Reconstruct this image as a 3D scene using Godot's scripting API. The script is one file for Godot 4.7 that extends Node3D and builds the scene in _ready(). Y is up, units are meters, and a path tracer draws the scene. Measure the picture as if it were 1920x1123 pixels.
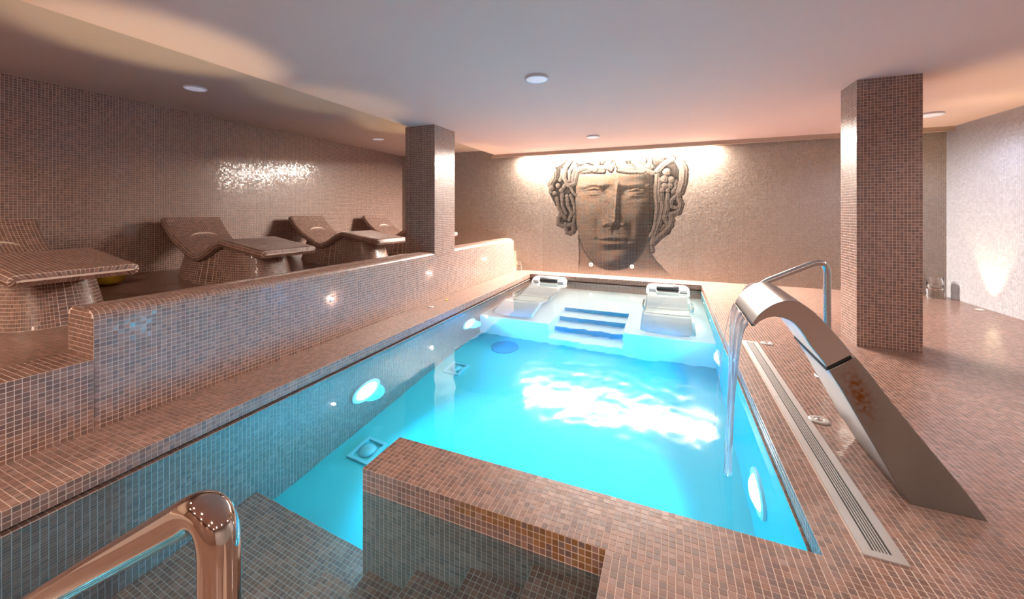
extends Node3D
# A tiled spa room with a lit pool, heated tiled loungers behind a parapet, a swan-neck water spout and a printed classical head on the back wall.
# Metres; the pool deck is y = 0, the pool runs along -z, the camera stands at x = z = 0.

const PITCH := 0.025
const EYE := Vector3(0, 1.2, 0)
const YAW := 22.425
const WATER := -0.103

var rng := RandomNumberGenerator.new()
var M := {}
var pal := {}
var tile_mesh := {}
var named := {}
var cam_basis: Basis


class Mosaic:
	var v := PackedVector3Array()
	var c := PackedColorArray()
	var i := PackedInt32Array()
	var near := []
	var palette := "brown"


func _ready() -> void:
	rng.seed = 4711
	# camera: level, with the lens shifted down
	var cam := Camera3D.new()
	cam.name = "camera"
	cam.position = EYE
	cam.rotation_degrees.y = YAW
	cam.near = 0.05
	cam.far = 60.0
	cam.projection = Camera3D.PROJECTION_FRUSTUM
	cam.size = 0.05 * 1123.0 / 710.0
	cam.frustum_offset = Vector2(0, -0.05 * 165.0 / 710.0)
	cam.current = true
	add_child(cam)
	cam_basis = Basis(Vector3.UP, deg_to_rad(YAW))
	var we := WorldEnvironment.new()
	we.name = "environment"
	var env := Environment.new()
	env.background_mode = Environment.BG_COLOR
	env.background_color = Color.BLACK
	env.tonemap_mode = Environment.TONE_MAPPER_LINEAR
	env.tonemap_exposure = 0.96
	env.sdfgi_enabled = true
	env.ssao_enabled = true
	env.ssil_enabled = true
	we.environment = env
	add_child(we)
	materials()
	lamps()
	structure()
	pool()
	loungers()
	mural()
	fountain()
	shower_pipe()
	hydro_beds()
	handrail()
	drains()
	small_things()


# ---------------------------------------------------------------- materials
func lin(r: float, g: float, b: float) -> Color:
	return Color(r, g, b).linear_to_srgb()


func mat(called: String, col: Color, rough: float, metal := 0.0) -> StandardMaterial3D:
	var m := StandardMaterial3D.new()
	m.resource_name = called
	m.albedo_color = col
	m.roughness = rough
	m.metallic = metal
	M[called] = m
	return m


func glow(called: String, col: Color, energy: float) -> StandardMaterial3D:
	var m := mat(called, Color(0.9, 0.9, 0.9), 0.4)
	m.emission_enabled = true
	m.emission = col
	m.emission_energy_multiplier = energy
	return m


func noise_tex(freq: float, size: int, as_normal := false, strength := 1.0, sd := 1, octaves := 4) -> NoiseTexture2D:
	var n := FastNoiseLite.new()
	n.seed = sd
	n.frequency = freq
	n.fractal_octaves = octaves
	var t := NoiseTexture2D.new()
	t.noise = n
	t.width = size
	t.height = size
	t.seamless = true
	t.as_normal_map = as_normal
	t.bump_strength = strength
	return t


func palette_of(called: String, base: Color, spread: float, dark: float, warm: float) -> void:
	var a := []
	for k in 16:
		var f := lerpf(1.0 - spread, 1.0 + spread, (k % 8) / 7.0)
		if k >= 13:
			f *= dark
		var w := (float((k * 5) % 7) / 6.0 - 0.5) * warm
		a.append(Color(base.r * f * (1.0 + w), base.g * f, base.b * f * (1.0 - w)))
	pal[called] = a
	var ms := []
	for k in 16:
		ms.append(single_tile(a[k]))
	tile_mesh[called] = ms


func single_tile(col: Color) -> ArrayMesh:
	var v := PackedVector3Array()
	var c := PackedColorArray()
	var idx := PackedInt32Array()
	var s := PITCH * 0.442
	for ring in [[0.0, s], [0.0005, s], [0.001, s - 0.0007]]:
		for k in [[-1, -1], [1, -1], [1, 1], [-1, 1]]:
			v.append(Vector3(k[0] * ring[1], ring[0], -k[1] * ring[1]))
			c.append(col)
	for r in 2:
		for k in 4:
			var a := r * 4 + k
			var b := r * 4 + (k + 1) % 4
			idx.append_array([a, b + 4, b, a, a + 4, b + 4])
	idx.append_array([8, 10, 9, 8, 11, 10])
	var arr := []
	arr.resize(Mesh.ARRAY_MAX)
	arr[Mesh.ARRAY_VERTEX] = v
	arr[Mesh.ARRAY_COLOR] = c
	arr[Mesh.ARRAY_INDEX] = idx
	var am := ArrayMesh.new()
	am.add_surface_from_arrays(Mesh.PRIMITIVE_TRIANGLES, arr)
	am.surface_set_material(0, M.tile)
	return am


func materials() -> void:
	var t := mat("tile", Color.WHITE, 0.38)
	t.clearcoat_enabled = true
	t.clearcoat = 0.6
	t.clearcoat_roughness = 0.12
	t.vertex_color_use_as_albedo = true
	t.metallic_specular = 0.5
	var tw := mat("tile_water", Color.WHITE, 0.3)
	tw.vertex_color_use_as_albedo = true
	palette_of("brown", Color(0.238, 0.129, 0.097), 0.26, 0.62, 0.14)
	palette_of("beige", Color(0.33, 0.262, 0.21), 0.1, 0.85, 0.06)
	palette_of("pale", Color(0.4, 0.395, 0.42), 0.06, 0.92, 0.03)
	palette_of("warm_lit", Color(0.25, 0.11, 0.04), 0.25, 0.7, 0.1)  # orange tones for tiles shown in warm lamp light
	mat("grout", lin(0.78, 0.64, 0.55), 0.75)
	mat("grout_pool", lin(0.5, 0.46, 0.43), 0.8)
	mat("grout_floor", lin(0.6, 0.46, 0.385), 0.8)
	mat("grout_light", lin(0.6, 0.53, 0.45), 0.75)
	mat("grout_pale", lin(0.5, 0.49, 0.5), 0.7)
	var pw := mat("pool_white", lin(0.84, 0.85, 0.86), 0.5)
	mat("pool_lamp_tint", lin(0.03, 0.45, 0.48), 0.5)  # white pool finish tinted cyan in place of lamp light
	pw.resource_name = "pool_white"
	var c := mat("ceiling_paint", lin(0.73, 0.515, 0.44), 0.75)
	c.uv1_triplanar = true
	c.uv1_world_triplanar = true
	c.uv1_scale = Vector3.ONE * 0.4
	c.heightmap_enabled = true
	c.heightmap_texture = noise_tex(0.008, 512, false, 1.0, 5)
	c.heightmap_scale = 0.6
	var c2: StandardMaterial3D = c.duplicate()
	c2.resource_name = "ceiling_paint_shaded"
	c2.albedo_color = lin(0.54, 0.4, 0.33)  # same ceiling paint, darkened for the weaker light in the alcove
	M.ceiling_paint_shaded = c2
	# brown mosaic as a repeating texture, for the surfaces outside the view
	var far := mat("brown_mosaic", Color.WHITE, 0.3)
	var im := Image.create(512, 512, false, Image.FORMAT_RGB8)
	im.fill(lin(0.42, 0.3, 0.24))
	for y in 32:
		for x in 32:
			var q: Color = pal.brown[rng.randi() % 16]
			im.fill_rect(Rect2i(x * 16 + 1, y * 16 + 1, 15, 15), q.linear_to_srgb())
	far.albedo_texture = ImageTexture.create_from_image(im)
	far.uv1_triplanar = true
	far.uv1_world_triplanar = true
	far.uv1_scale = Vector3.ONE / (32 * PITCH)
	mat("brushed_steel", lin(0.47, 0.47, 0.475), 0.28, 1.0)
	mat("polished_steel", lin(0.5, 0.44, 0.39), 0.06, 1.0)
	mat("satin_steel", lin(0.74, 0.73, 0.72), 0.34, 1.0)
	mat("bed_steel", lin(0.72, 0.72, 0.72), 0.4, 0.55)
	mat("chrome", lin(0.8, 0.8, 0.8), 0.08, 1.0)
	mat("white_plastic", lin(0.75, 0.75, 0.76), 0.35)
	mat("cap_plastic", lin(0.45, 0.42, 0.39), 0.3)
	mat("dark_rubber", lin(0.03, 0.032, 0.036), 0.5)
	mat("channel_black", lin(0.012, 0.011, 0.01), 0.8)
	mat("grate_metal", lin(0.5, 0.47, 0.46), 0.4, 0.6)
	mat("yellow_plastic", lin(0.62, 0.4, 0.03), 0.4)
	mat("leaf_yellow", lin(0.5, 0.42, 0.03), 0.6)
	mat("riser_blue", lin(0.01, 0.3, 0.5), 0.4)
	mat("inlet_pale", lin(0.12, 0.5, 0.56), 0.5)
	mat("inlet_blue", lin(0.003, 0.22, 0.26), 0.5)
	mat("trim_paint", lin(0.46, 0.33, 0.25), 0.6)
	glow("led_white", Color(1.0, 0.97, 0.93), 14.0)
	glow("led_strip", Color(1.0, 0.96, 0.9), 10.0)
	glow("disc_glow", Color(0.86, 0.86, 1.0), 0.28)
	glow("warm_bulb", Color(1.0, 0.72, 0.4), 9.0)
	glow("uplight_lens", Color(1.0, 0.9, 0.66), 5.0)
	glow("pool_lens_near", Color(0.75, 0.97, 1.0), 9.0)
	var w := mat("water", Color(0.9, 1.0, 1.0, 0.0), 1.0)
	w.transparency = BaseMaterial3D.TRANSPARENCY_ALPHA
	w.refraction_enabled = true
	w.refraction_scale = 0.0333
	w.metallic_specular = 0.24
	var f := mat("falling_water", Color(0.95, 0.97, 1, 0.22), 0.02)
	f.transparency = BaseMaterial3D.TRANSPARENCY_ALPHA
	f.refraction_enabled = true
	f.refraction_scale = 0.033
	var g := mat("clear_glass", Color(1, 1, 1, 0.0), 0.02)
	g.transparency = BaseMaterial3D.TRANSPARENCY_ALPHA
	g.refraction_enabled = true
	g.refraction_scale = 0.05


# ---------------------------------------------------------------- naming and shapes
func numbered(called: String) -> String:
	var k: int = named.get(called, 0)
	named[called] = k + 1
	return called if k == 0 else "%s_%03d" % [called, k]


func tag(o: Node3D, label: String, category: String, group := "", kind := "") -> Node3D:
	o.set_meta("label", label)
	o.set_meta("category", category)
	if group:
		o.set_meta("group", group)
	if kind:
		o.set_meta("kind", kind)
	return o


func thing(called: String, label: String, category: String, at := Vector3.ZERO, group := "") -> Node3D:
	var o := Node3D.new()
	o.name = numbered(called)
	add_child(o)
	o.position = at
	tag(o, label, category, group)
	return o


func put(called: String, mesh: Mesh, material: Material, parent: Node = self) -> MeshInstance3D:
	var o := MeshInstance3D.new()
	o.name = numbered(called) if parent == self else called
	o.mesh = mesh
	if material:
		o.material_override = material
	parent.add_child(o, true)
	return o


func begin() -> SurfaceTool:
	var st := SurfaceTool.new()
	st.begin(Mesh.PRIMITIVE_TRIANGLES)
	return st


func done(st: SurfaceTool) -> ArrayMesh:
	st.generate_normals()
	return st.commit()


# a, b, c, d run anticlockwise seen from outside
func quad(st: SurfaceTool, a: Vector3, b: Vector3, c: Vector3, d: Vector3) -> void:
	for p in [a, c, b, a, d, c]:
		st.add_vertex(p)


func tri(st: SurfaceTool, a: Vector3, b: Vector3, c: Vector3) -> void:
	for p in [a, c, b]:
		st.add_vertex(p)


func bx(st: SurfaceTool, a: Vector3, b: Vector3) -> void:
	st.set_smooth_group(-1)
	var p := func(x: int, y: int, z: int) -> Vector3: return Vector3(b.x if x else a.x, b.y if y else a.y, b.z if z else a.z)
	quad(st, p.call(0, 1, 0), p.call(0, 1, 1), p.call(1, 1, 1), p.call(1, 1, 0))
	quad(st, p.call(0, 0, 0), p.call(1, 0, 0), p.call(1, 0, 1), p.call(0, 0, 1))
	quad(st, p.call(0, 0, 0), p.call(0, 0, 1), p.call(0, 1, 1), p.call(0, 1, 0))
	quad(st, p.call(1, 0, 0), p.call(1, 1, 0), p.call(1, 1, 1), p.call(1, 0, 1))
	quad(st, p.call(0, 0, 1), p.call(1, 0, 1), p.call(1, 1, 1), p.call(0, 1, 1))
	quad(st, p.call(0, 0, 0), p.call(0, 1, 0), p.call(1, 1, 0), p.call(1, 0, 0))


func boxes(list: Array) -> ArrayMesh:
	var st := begin()
	for b in list:
		bx(st, b[0], b[1])
	return done(st)


# a tube along points; radii may vary; flat caps
func tube(st: SurfaceTool, pts: Array, radii: Array, seg := 20) -> void:
	var rings := []
	var up := Vector3.UP
	for k in pts.size():
		var t: Vector3 = (pts[min(k + 1, pts.size() - 1)] - pts[max(k - 1, 0)]).normalized()
		if k == 0:
			up = Vector3.RIGHT if absf(t.dot(Vector3.RIGHT)) < 0.8 else Vector3.UP
		var x := (up - t * up.dot(t)).normalized()
		up = x
		var y := t.cross(x)
		var ring := []
		for j in seg:
			var a := TAU * j / seg
			ring.append(pts[k] + (x * cos(a) + y * sin(a)) * radii[k])
		rings.append(ring)
	st.set_smooth_group(0)
	for k in pts.size() - 1:
		for j in seg:
			var j2 := (j + 1) % seg
			quad(st, rings[k][j], rings[k][j2], rings[k + 1][j2], rings[k + 1][j])
	st.set_smooth_group(-1)
	for j in seg:
		var j2 := (j + 1) % seg
		tri(st, pts[0], rings[0][j2], rings[0][j])
		tri(st, pts[-1], rings[-1][j], rings[-1][j2])


func fill(n: int, r: float) -> Array:
	var a := []
	a.resize(n)
	a.fill(r)
	return a


# round a polyline's inner corners
func soften(pts: Array, r: float, steps := 8) -> Array:
	var out := [pts[0]]
	for k in range(1, pts.size() - 1):
		var a: Vector3 = pts[k] + (pts[k - 1] - pts[k]).normalized() * r
		var b: Vector3 = pts[k] + (pts[k + 1] - pts[k]).normalized() * r
		for s in steps + 1:
			var u := float(s) / steps
			out.append(a.lerp(pts[k], u).lerp(pts[k].lerp(b, u), u))
	out.append(pts[-1])
	return out


# profile of (radius, height) turned round the axis of frame f; sharp profile edges where the flag is set
func lathe(st: SurfaceTool, prof: Array, f: Transform3D, seg := 28, smooth := false) -> void:
	st.set_smooth_group(0 if smooth else -1)
	for k in prof.size() - 1:
		var p: Vector2 = prof[k]
		var q: Vector2 = prof[k + 1]
		if not smooth:
			st.set_smooth_group(k + 1)
		for j in seg:
			var a := TAU * j / seg
			var b := TAU * (j + 1) / seg
			var c := func(v: Vector2, g: float) -> Vector3: return f * Vector3(v.x * cos(g), v.y, -v.x * sin(g))
			if p.x < 1e-6:
				tri(st, c.call(p, a), c.call(q, b), c.call(q, a))
			elif q.x < 1e-6:
				tri(st, c.call(p, a), c.call(p, b), c.call(q, a))
			else:
				quad(st, c.call(p, a), c.call(p, b), c.call(q, b), c.call(q, a))


func frame(at: Vector3, axis := Vector3.UP) -> Transform3D:
	var y := axis.normalized()
	var x := (Vector3.RIGHT if absf(y.x) < 0.9 else Vector3.FORWARD)
	x = (x - y * x.dot(y)).normalized()
	return Transform3D(Basis(x, y, x.cross(y)), at)


# ---------------------------------------------------------------- mosaic
func emit_tile(m: Mosaic, ctr: Vector3, hu: Vector3, hv: Vector3, n: Vector3, col: Color, sides: bool) -> void:
	var k := m.v.size()
	var h := 0.0008
	var tu := rng.randf_range(-1, 1) * 0.00024
	var tv := rng.randf_range(-1, 1) * 0.00024
	m.v.append(ctr - hu - hv + n * (h - tu - tv))
	m.v.append(ctr + hu - hv + n * (h + tu - tv))
	m.v.append(ctr + hu + hv + n * (h + tu + tv))
	m.v.append(ctr - hu + hv + n * (h - tu + tv))
	for j in 4:
		m.c.append(col)
	if sides:
		m.v.append(ctr - (hu + hv) * 1.03)
		m.v.append(ctr + (hu - hv) * 1.03)
		m.v.append(ctr + (hu + hv) * 1.03)
		m.v.append(ctr - (hu - hv) * 1.03)
		for j in 4:
			m.c.append(col)
		m.i.append_array(PackedInt32Array([k, k + 2, k + 1, k, k + 3, k + 2, k + 4, k + 1, k + 5, k + 4, k, k + 1, k + 5, k + 2, k + 6, k + 5, k + 1, k + 2, k + 6, k + 3, k + 7, k + 6, k + 2, k + 3, k + 7, k, k + 4, k + 7, k + 3, k]))
	else:
		m.i.append_array(PackedInt32Array([k, k + 2, k + 1, k, k + 3, k + 2]))


# tiles over a flat rectangle o, o + du, o + dv; du x dv points out
func patch(m: Mosaic, o: Vector3, du: Vector3, dv: Vector3, skip = null, tint = null) -> void:
	var nu := maxi(1, roundi(du.length() / PITCH))
	var nv := maxi(1, roundi(dv.length() / PITCH))
	var u := du / nu
	var v := dv / nv
	var n := du.cross(dv).normalized()
	var cols: Array = pal[m.palette]
	var half := 0.442 if m.palette == "brown" else 0.472
	for a in nu:
		for b in nv:
			var ctr := o + u * (a + 0.5) + v * (b + 0.5)
			if skip != null and skip.call(ctr):
				continue
			var tone := rng.randi() % 16
			var p := (ctr - EYE) * cam_basis
			var z := -p.z
			if z > 0.2 and z < 1.85 and n.dot(EYE - ctr) > 0.0:
				var px := 960.0 + 710.0 * p.x / z
				var py := 396.5 - 710.0 * p.y / z
				if px > -8 and px < 1928 and py > 0 and py < 1131:
					var pn: String = tint.call(ctr) if tint != null else m.palette
					m.near.append([z, ctr, u, v, n, tone, pn])
					continue
			var j := rng.randf_range(0.9, 1.1)
			var col: Color = cols[tone]
			emit_tile(m, ctr, u * half, v * half, n, Color(col.r * j, col.g * j, col.b * j), z < 4.5)


# tiles over a curved grid: f(i, j) gives the surface point, cell by cell
func grid_tiles(m: Mosaic, f: Callable, nu: int, nv: int, closed_v: bool, skip = null) -> void:
	var cols: Array = pal[m.palette]
	for a in nu:
		for b in nv:
			var p0: Vector3 = f.call(a, b)
			var p1: Vector3 = f.call(a + 1, b)
			var p2: Vector3 = f.call(a + 1, (b + 1) % nv if closed_v else b + 1)
			var p3: Vector3 = f.call(a, (b + 1) % nv if closed_v else b + 1)
			var n := (p2 - p0).cross(p3 - p1)
			if n.length() < 1e-6:
				continue
			n = n.normalized()
			var ctr := (p0 + p1 + p2 + p3) / 4.0
			if skip != null and skip.call(ctr):
				continue
			var hu := (p1 + p2 - p0 - p3) / 4.0
			var hv := (p2 + p3 - p0 - p1) / 4.0
			emit_tile(m, ctr, hu * 0.885, hv * 0.885, n, cols[rng.randi() % 16], true)


func grid_mesh(st: SurfaceTool, f: Callable, nu: int, nv: int, closed_v: bool) -> void:
	st.set_smooth_group(0)
	for a in nu:
		for b in nv:
			var b2 := (b + 1) % nv if closed_v else b + 1
			quad(st, f.call(a, b), f.call(a + 1, b), f.call(a + 1, b2), f.call(a, b2))


func joined(m: Mosaic) -> ArrayMesh:
	var arr := []
	arr.resize(Mesh.ARRAY_MAX)
	arr[Mesh.ARRAY_VERTEX] = m.v
	arr[Mesh.ARRAY_COLOR] = m.c
	arr[Mesh.ARRAY_INDEX] = m.i
	var am := ArrayMesh.new()
	am.add_surface_from_arrays(Mesh.PRIMITIVE_TRIANGLES, arr)
	return am


# the 300 nearest tiles one by one, the rest as one part
func lay(m: Mosaic, parent: Node3D) -> void:
	m.near.sort_custom(func(a, b): return a[0] < b[0])
	for k in m.near.size():
		var t: Array = m.near[k]
		var u: Vector3 = t[2]
		var v: Vector3 = t[3]
		var n: Vector3 = t[4]
		if k < 300:
			var o := MeshInstance3D.new()
			o.name = "tile"
			o.mesh = tile_mesh[t[6]][t[5]]
			var bs := Basis(u / PITCH, n, -v / PITCH).rotated(u.normalized(), rng.randf_range(-0.006, 0.006))
			o.transform = Transform3D(bs, t[1])
			parent.add_child(o, true)
		else:
			emit_tile(m, t[1], u * 0.442, v * 0.442, n, pal[t[6]][t[5]], true)
	if m.v.size():
		var r := put("mosaic_tiles", joined(m), M.tile, parent)
		r.set_meta("kind", "stuff")


func build(called: String, label: String, category: String, mesh: Mesh, material: Material, m: Mosaic = null) -> MeshInstance3D:
	var o := put(called, mesh, material)
	tag(o, label, category, "", "structure")
	if m:
		lay(m, o)
	return o


# ---------------------------------------------------------------- lamps
func spot(parent: Node3D, at: Vector3, dir: Vector3, col: Color, energy: float, angle: float, size := 0.06) -> SpotLight3D:
	var l := SpotLight3D.new()
	l.name = "lamp_light"
	l.light_color = col
	l.light_energy = energy
	l.spot_angle = angle
	l.spot_range = 20.0
	l.spot_attenuation = 2.0
	l.spot_angle_attenuation = 0.6
	l.light_size = size
	l.shadow_enabled = true
	parent.add_child(l, true)
	l.position = at
	var up := Vector3.UP if absf(dir.y) < 0.9 else Vector3.RIGHT
	l.basis = Basis.looking_at(dir, up)
	return l


func ceiling_disc(at: Vector3, label: String, energy: float, r := 0.1, col := Color(1.0, 0.94, 0.92)) -> void:
	var t := thing("ceiling_light", label, "ceiling light", at, "round ceiling lights")
	var st := begin()
	lathe(st, [Vector2(r, 0), Vector2(r, -0.012), Vector2(r * 0.93, -0.016), Vector2(r * 0.88, -0.012)], frame(Vector3.ZERO), 36)
	put("rim", done(st), M.white_plastic, t)
	st = begin()
	lathe(st, [Vector2(r * 0.9, -0.011), Vector2(r * 0.5, -0.015), Vector2(0, -0.016)], frame(Vector3.ZERO), 36, true)
	put("diffuser", done(st), M.disc_glow, t)
	if energy > 0.0:
		spot(t, Vector3(0, -0.03, 0), Vector3.DOWN, col, energy, 80.0, r)


func lamps() -> void:
	# light strip behind the trim, washing down the mural wall
	var s := thing("light_strip", "long white light strip hidden behind the ceiling trim above the stone head", "strip light", Vector3(-1.0, 2.325, -7.222))
	put("diffuser", boxes([[Vector3(-1.7, 0, -0.025), Vector3(1.7, 0.02, 0.025)]]), M.led_strip, s)
	var a := AreaLight3D.new()
	a.name = "strip_light"
	a.area_size = Vector2(3.4, 0.05)
	a.light_color = Color(1.0, 0.955, 0.91)
	a.light_energy = 128.0
	a.area_range = 15.0
	a.shadow_enabled = true
	s.add_child(a)
	a.position = Vector3(0, -0.01, 0)
	a.rotation_degrees = Vector3(-90, 0, 0)
	# ceiling discs
	ceiling_disc(Vector3(-1.06, 2.36, -3.135), "round white ceiling light above the middle of the pool", 0.0)
	ceiling_disc(Vector3(-1.08, 2.36, -5.91), "round white ceiling light in front of the stone head's forehead", 0.0)
	ceiling_disc(Vector3(2.9, 2.36, -6.1), "round white ceiling light beside the right tiled column", 2.2, 0.12, Color(0.86, 0.9, 1.0))
	ceiling_disc(Vector3(-4.6, 2.5, -2.41), "round ceiling light with a chrome rim above the second tiled lounger", 0.0)
	ceiling_disc(Vector3(-4.79, 2.5, -5.34), "small round ceiling light next to the left tiled column", 0.0)
	ceiling_disc(Vector3(2.9, 2.36, -3.0), "added unseen ceiling light over the deck between the right column and the near end", 3.0, 0.12, Color(1.0, 0.93, 0.9))  # unseen disc added to light the deck and parapet front
	ceiling_disc(Vector3(2.6, 2.36, -0.4), "added unseen ceiling light over the deck at the near end by the right wall", 1.6, 0.12, Color(1.0, 0.96, 0.94))  # another unseen disc, added to raise the light here
	# the part of the room behind the camera
	for q in [[0.5, "in the front row"], [2.2, "in the rear row"]]:
		ceiling_disc(Vector3(-4.4, 2.5, q[0]), "added unseen ceiling light above the near end of the lounger platform, %s" % q[1], 4.5, 0.1, Color(1.0, 0.9, 0.8))  # unseen pair added to brighten the loungers
	for x in [-2.6, -0.9, 0.9, 2.6]:
		for z in [1.2, 2.4]:
			var t := thing("warm_downlight", "small warm downlight at the near end, %s, %s row" % [{-2.6: "above the left coping", -0.9: "above the stairs", 0.9: "above the deck", 2.6: "by the right wall"}[x], "front" if z < 1.5 else "rear"], "ceiling light", Vector3(x, 2.36, z), "rear warm downlights")
			var st := begin()
			lathe(st, [Vector2(0.05, 0), Vector2(0.05, -0.008), Vector2(0.036, -0.008)], frame(Vector3.ZERO), 20)
			put("rim", done(st), M.chrome, t)
			st = begin()
			lathe(st, [Vector2(0.036, -0.006), Vector2(0, -0.008)], frame(Vector3.ZERO), 20)
			put("lens", done(st), M.warm_bulb, t)
			spot(t, Vector3(0, -0.02, 0), Vector3.DOWN, Color(1.0, 0.91, 0.84), 2.6, 82.0, 0.04)
	# uplights hidden behind the parapet, some matching the ceiling glow, extras added for light
	var where := ["near end of the parapet", "second tiled lounger", "left tiled column", "far end of the parapet"]
	var k := 0
	for z in [-1.6, -3.2, -4.62, -6.4]:
		floor_uplight(Vector3(-3.5, 0.391, z), "small unseen floor uplight behind the parapet by the %s" % where[k], [2.6, 1.0, 1.6, 1.5][k], 26.0)
		k += 1
	floor_uplight(Vector3(3.5, 0.001, -6.43), "small round floor uplight at the foot of the pale right wall", 2.2, 34.0)
	floor_uplight(Vector3(3.5, 0.001, -4.6), "added unseen floor uplight nearer along the pale right wall", 2.2, 34.0)  # unseen extra, added for the light level along this wall
	# parapet spots
	k = 0
	for z in [-2.622, -4.206, -5.828]:
		var lab: String = ["nearest the open end", "beneath the left tiled column", "nearest the back wall"][k]
		var t := thing("parapet_spotlight", "tiny bright round spotlight set in the parapet %s" % lab, "wall light", Vector3(-2.898, 0.387, z), "parapet spotlights")
		var st := begin()
		lathe(st, [Vector2(0.024, 0), Vector2(0.024, 0.005), Vector2(0.017, 0.006)], frame(Vector3.ZERO, Vector3.RIGHT), 18)
		put("rim", done(st), M.chrome, t)
		st = begin()
		lathe(st, [Vector2(0.017, 0.005), Vector2(0, 0.007)], frame(Vector3.ZERO, Vector3.RIGHT), 18)
		put("lens", done(st), M.led_white, t)
		var o := OmniLight3D.new()
		o.name = "lamp_light"
		o.light_color = Color(1.0, 0.95, 0.9)
		o.light_energy = 0.015
		o.omni_range = 8.0
		o.omni_attenuation = 2.0
		o.light_size = 0.015
		o.shadow_enabled = true
		t.add_child(o)
		o.position = Vector3(0.03, 0, 0)
		k += 1
	# pool lamps
	pool_lamp(Vector3(-2.458, -0.745, -2.585), Vector3.RIGHT, "round bright underwater lamp in the left pool wall, nearer one", Color(0.0, 0.78, 1.0), 8.8)
	pool_lamp(Vector3(-2.458, -0.72, -4.44), Vector3.RIGHT, "round bright underwater lamp in the left pool wall beside the white shelf", Color(0.1, 0.58, 1.0), 4.5)
	pool_lamp(Vector3(0.491, -0.745, -2.585), Vector3.LEFT, "round underwater lamp in the right pool wall below the swan-neck spout", Color(0.0, 0.78, 1.0), 8.8)
	pool_lamp(Vector3(0.491, -0.72, -4.44), Vector3.LEFT, "round underwater lamp in the right pool wall beside the white shelf", Color(0.1, 0.58, 1.0), 4.5)
	pool_lamp(Vector3(-2.458, -0.62, -0.33), Vector3.RIGHT, "added underwater lamp in the left pool wall beside the submerged stairs", Color(0.4, 0.85, 1.0), 2.2)  # unseen lamp added to light the landing and stairs
	for q in [[-5.35, "nearer"], [-6.3, "farther"]]:
		added_shelf_lamp(Vector3(0.492, -0.36, q[0]), "small flush lamp added in the right pool wall above the white shelf, %s one" % q[1])


func floor_uplight(at: Vector3, label: String, energy: float, angle: float) -> void:
	var t := thing("floor_uplight", label, "floor light", at)
	var st := begin()
	lathe(st, [Vector2(0.045, 0), Vector2(0.045, 0.006), Vector2(0.03, 0.007)], frame(Vector3.ZERO), 20)
	put("rim", done(st), M.chrome, t)
	st = begin()
	lathe(st, [Vector2(0.031, 0.004), Vector2(0, 0.007)], frame(Vector3.ZERO), 20)
	put("lens", done(st), M.uplight_lens, t)
	spot(t, Vector3(0, 0.02, 0), Vector3.UP, Color(1.0, 0.92, 0.72), energy, angle, 0.03)


func added_shelf_lamp(at: Vector3, label: String) -> void:  # extra lamps, added to brighten the shelf and beds
	var t := thing("added_shelf_lamp", label, "pool light", at, "added shelf lamps")
	var f := frame(Vector3.ZERO, Vector3.LEFT)
	var st := begin()
	lathe(st, [Vector2(0.045, 0), Vector2(0.045, 0.004), Vector2(0.032, 0.005)], f, 24)
	put("rim", done(st), M.chrome, t)
	st = begin()
	lathe(st, [Vector2(0.033, 0.003), Vector2(0, 0.006)], f, 24)
	put("lens", done(st), M.led_white, t)
	spot(t, Vector3(-0.012, 0, 0), Vector3.LEFT, Color(1.0, 0.97, 0.94), 1.2, 85.0, 0.05)


func pool_lamp(at: Vector3, dir: Vector3, label: String, col: Color, energy: float) -> void:
	var t := thing("pool_lamp", label, "pool light", at, "underwater pool lamps")
	var f := frame(Vector3.ZERO, dir)
	var st := begin()
	lathe(st, [Vector2(0.165, 0), Vector2(0.165, 0.014), Vector2(0.15, 0.022), Vector2(0.12, 0.018), Vector2(0.115, 0.004)], f, 40)
	put("rim", done(st), M.white_plastic, t)
	st = begin()
	lathe(st, [Vector2(0.117, 0.008), Vector2(0.1, 0.03), Vector2(0.06, 0.045), Vector2(0, 0.05)], f, 40, true)
	put("lens", done(st), M.pool_lens_near, t)
	spot(t, dir * 0.07, dir + Vector3(0, 0.04, 0), col, energy, 72.0, 0.1)


# ---------------------------------------------------------------- room
func mosaic(p := "brown") -> Mosaic:
	var m := Mosaic.new()
	m.palette = p
	return m


func V(x: float, y: float, z: float) -> Vector3:
	return Vector3(x, y, z)


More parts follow.
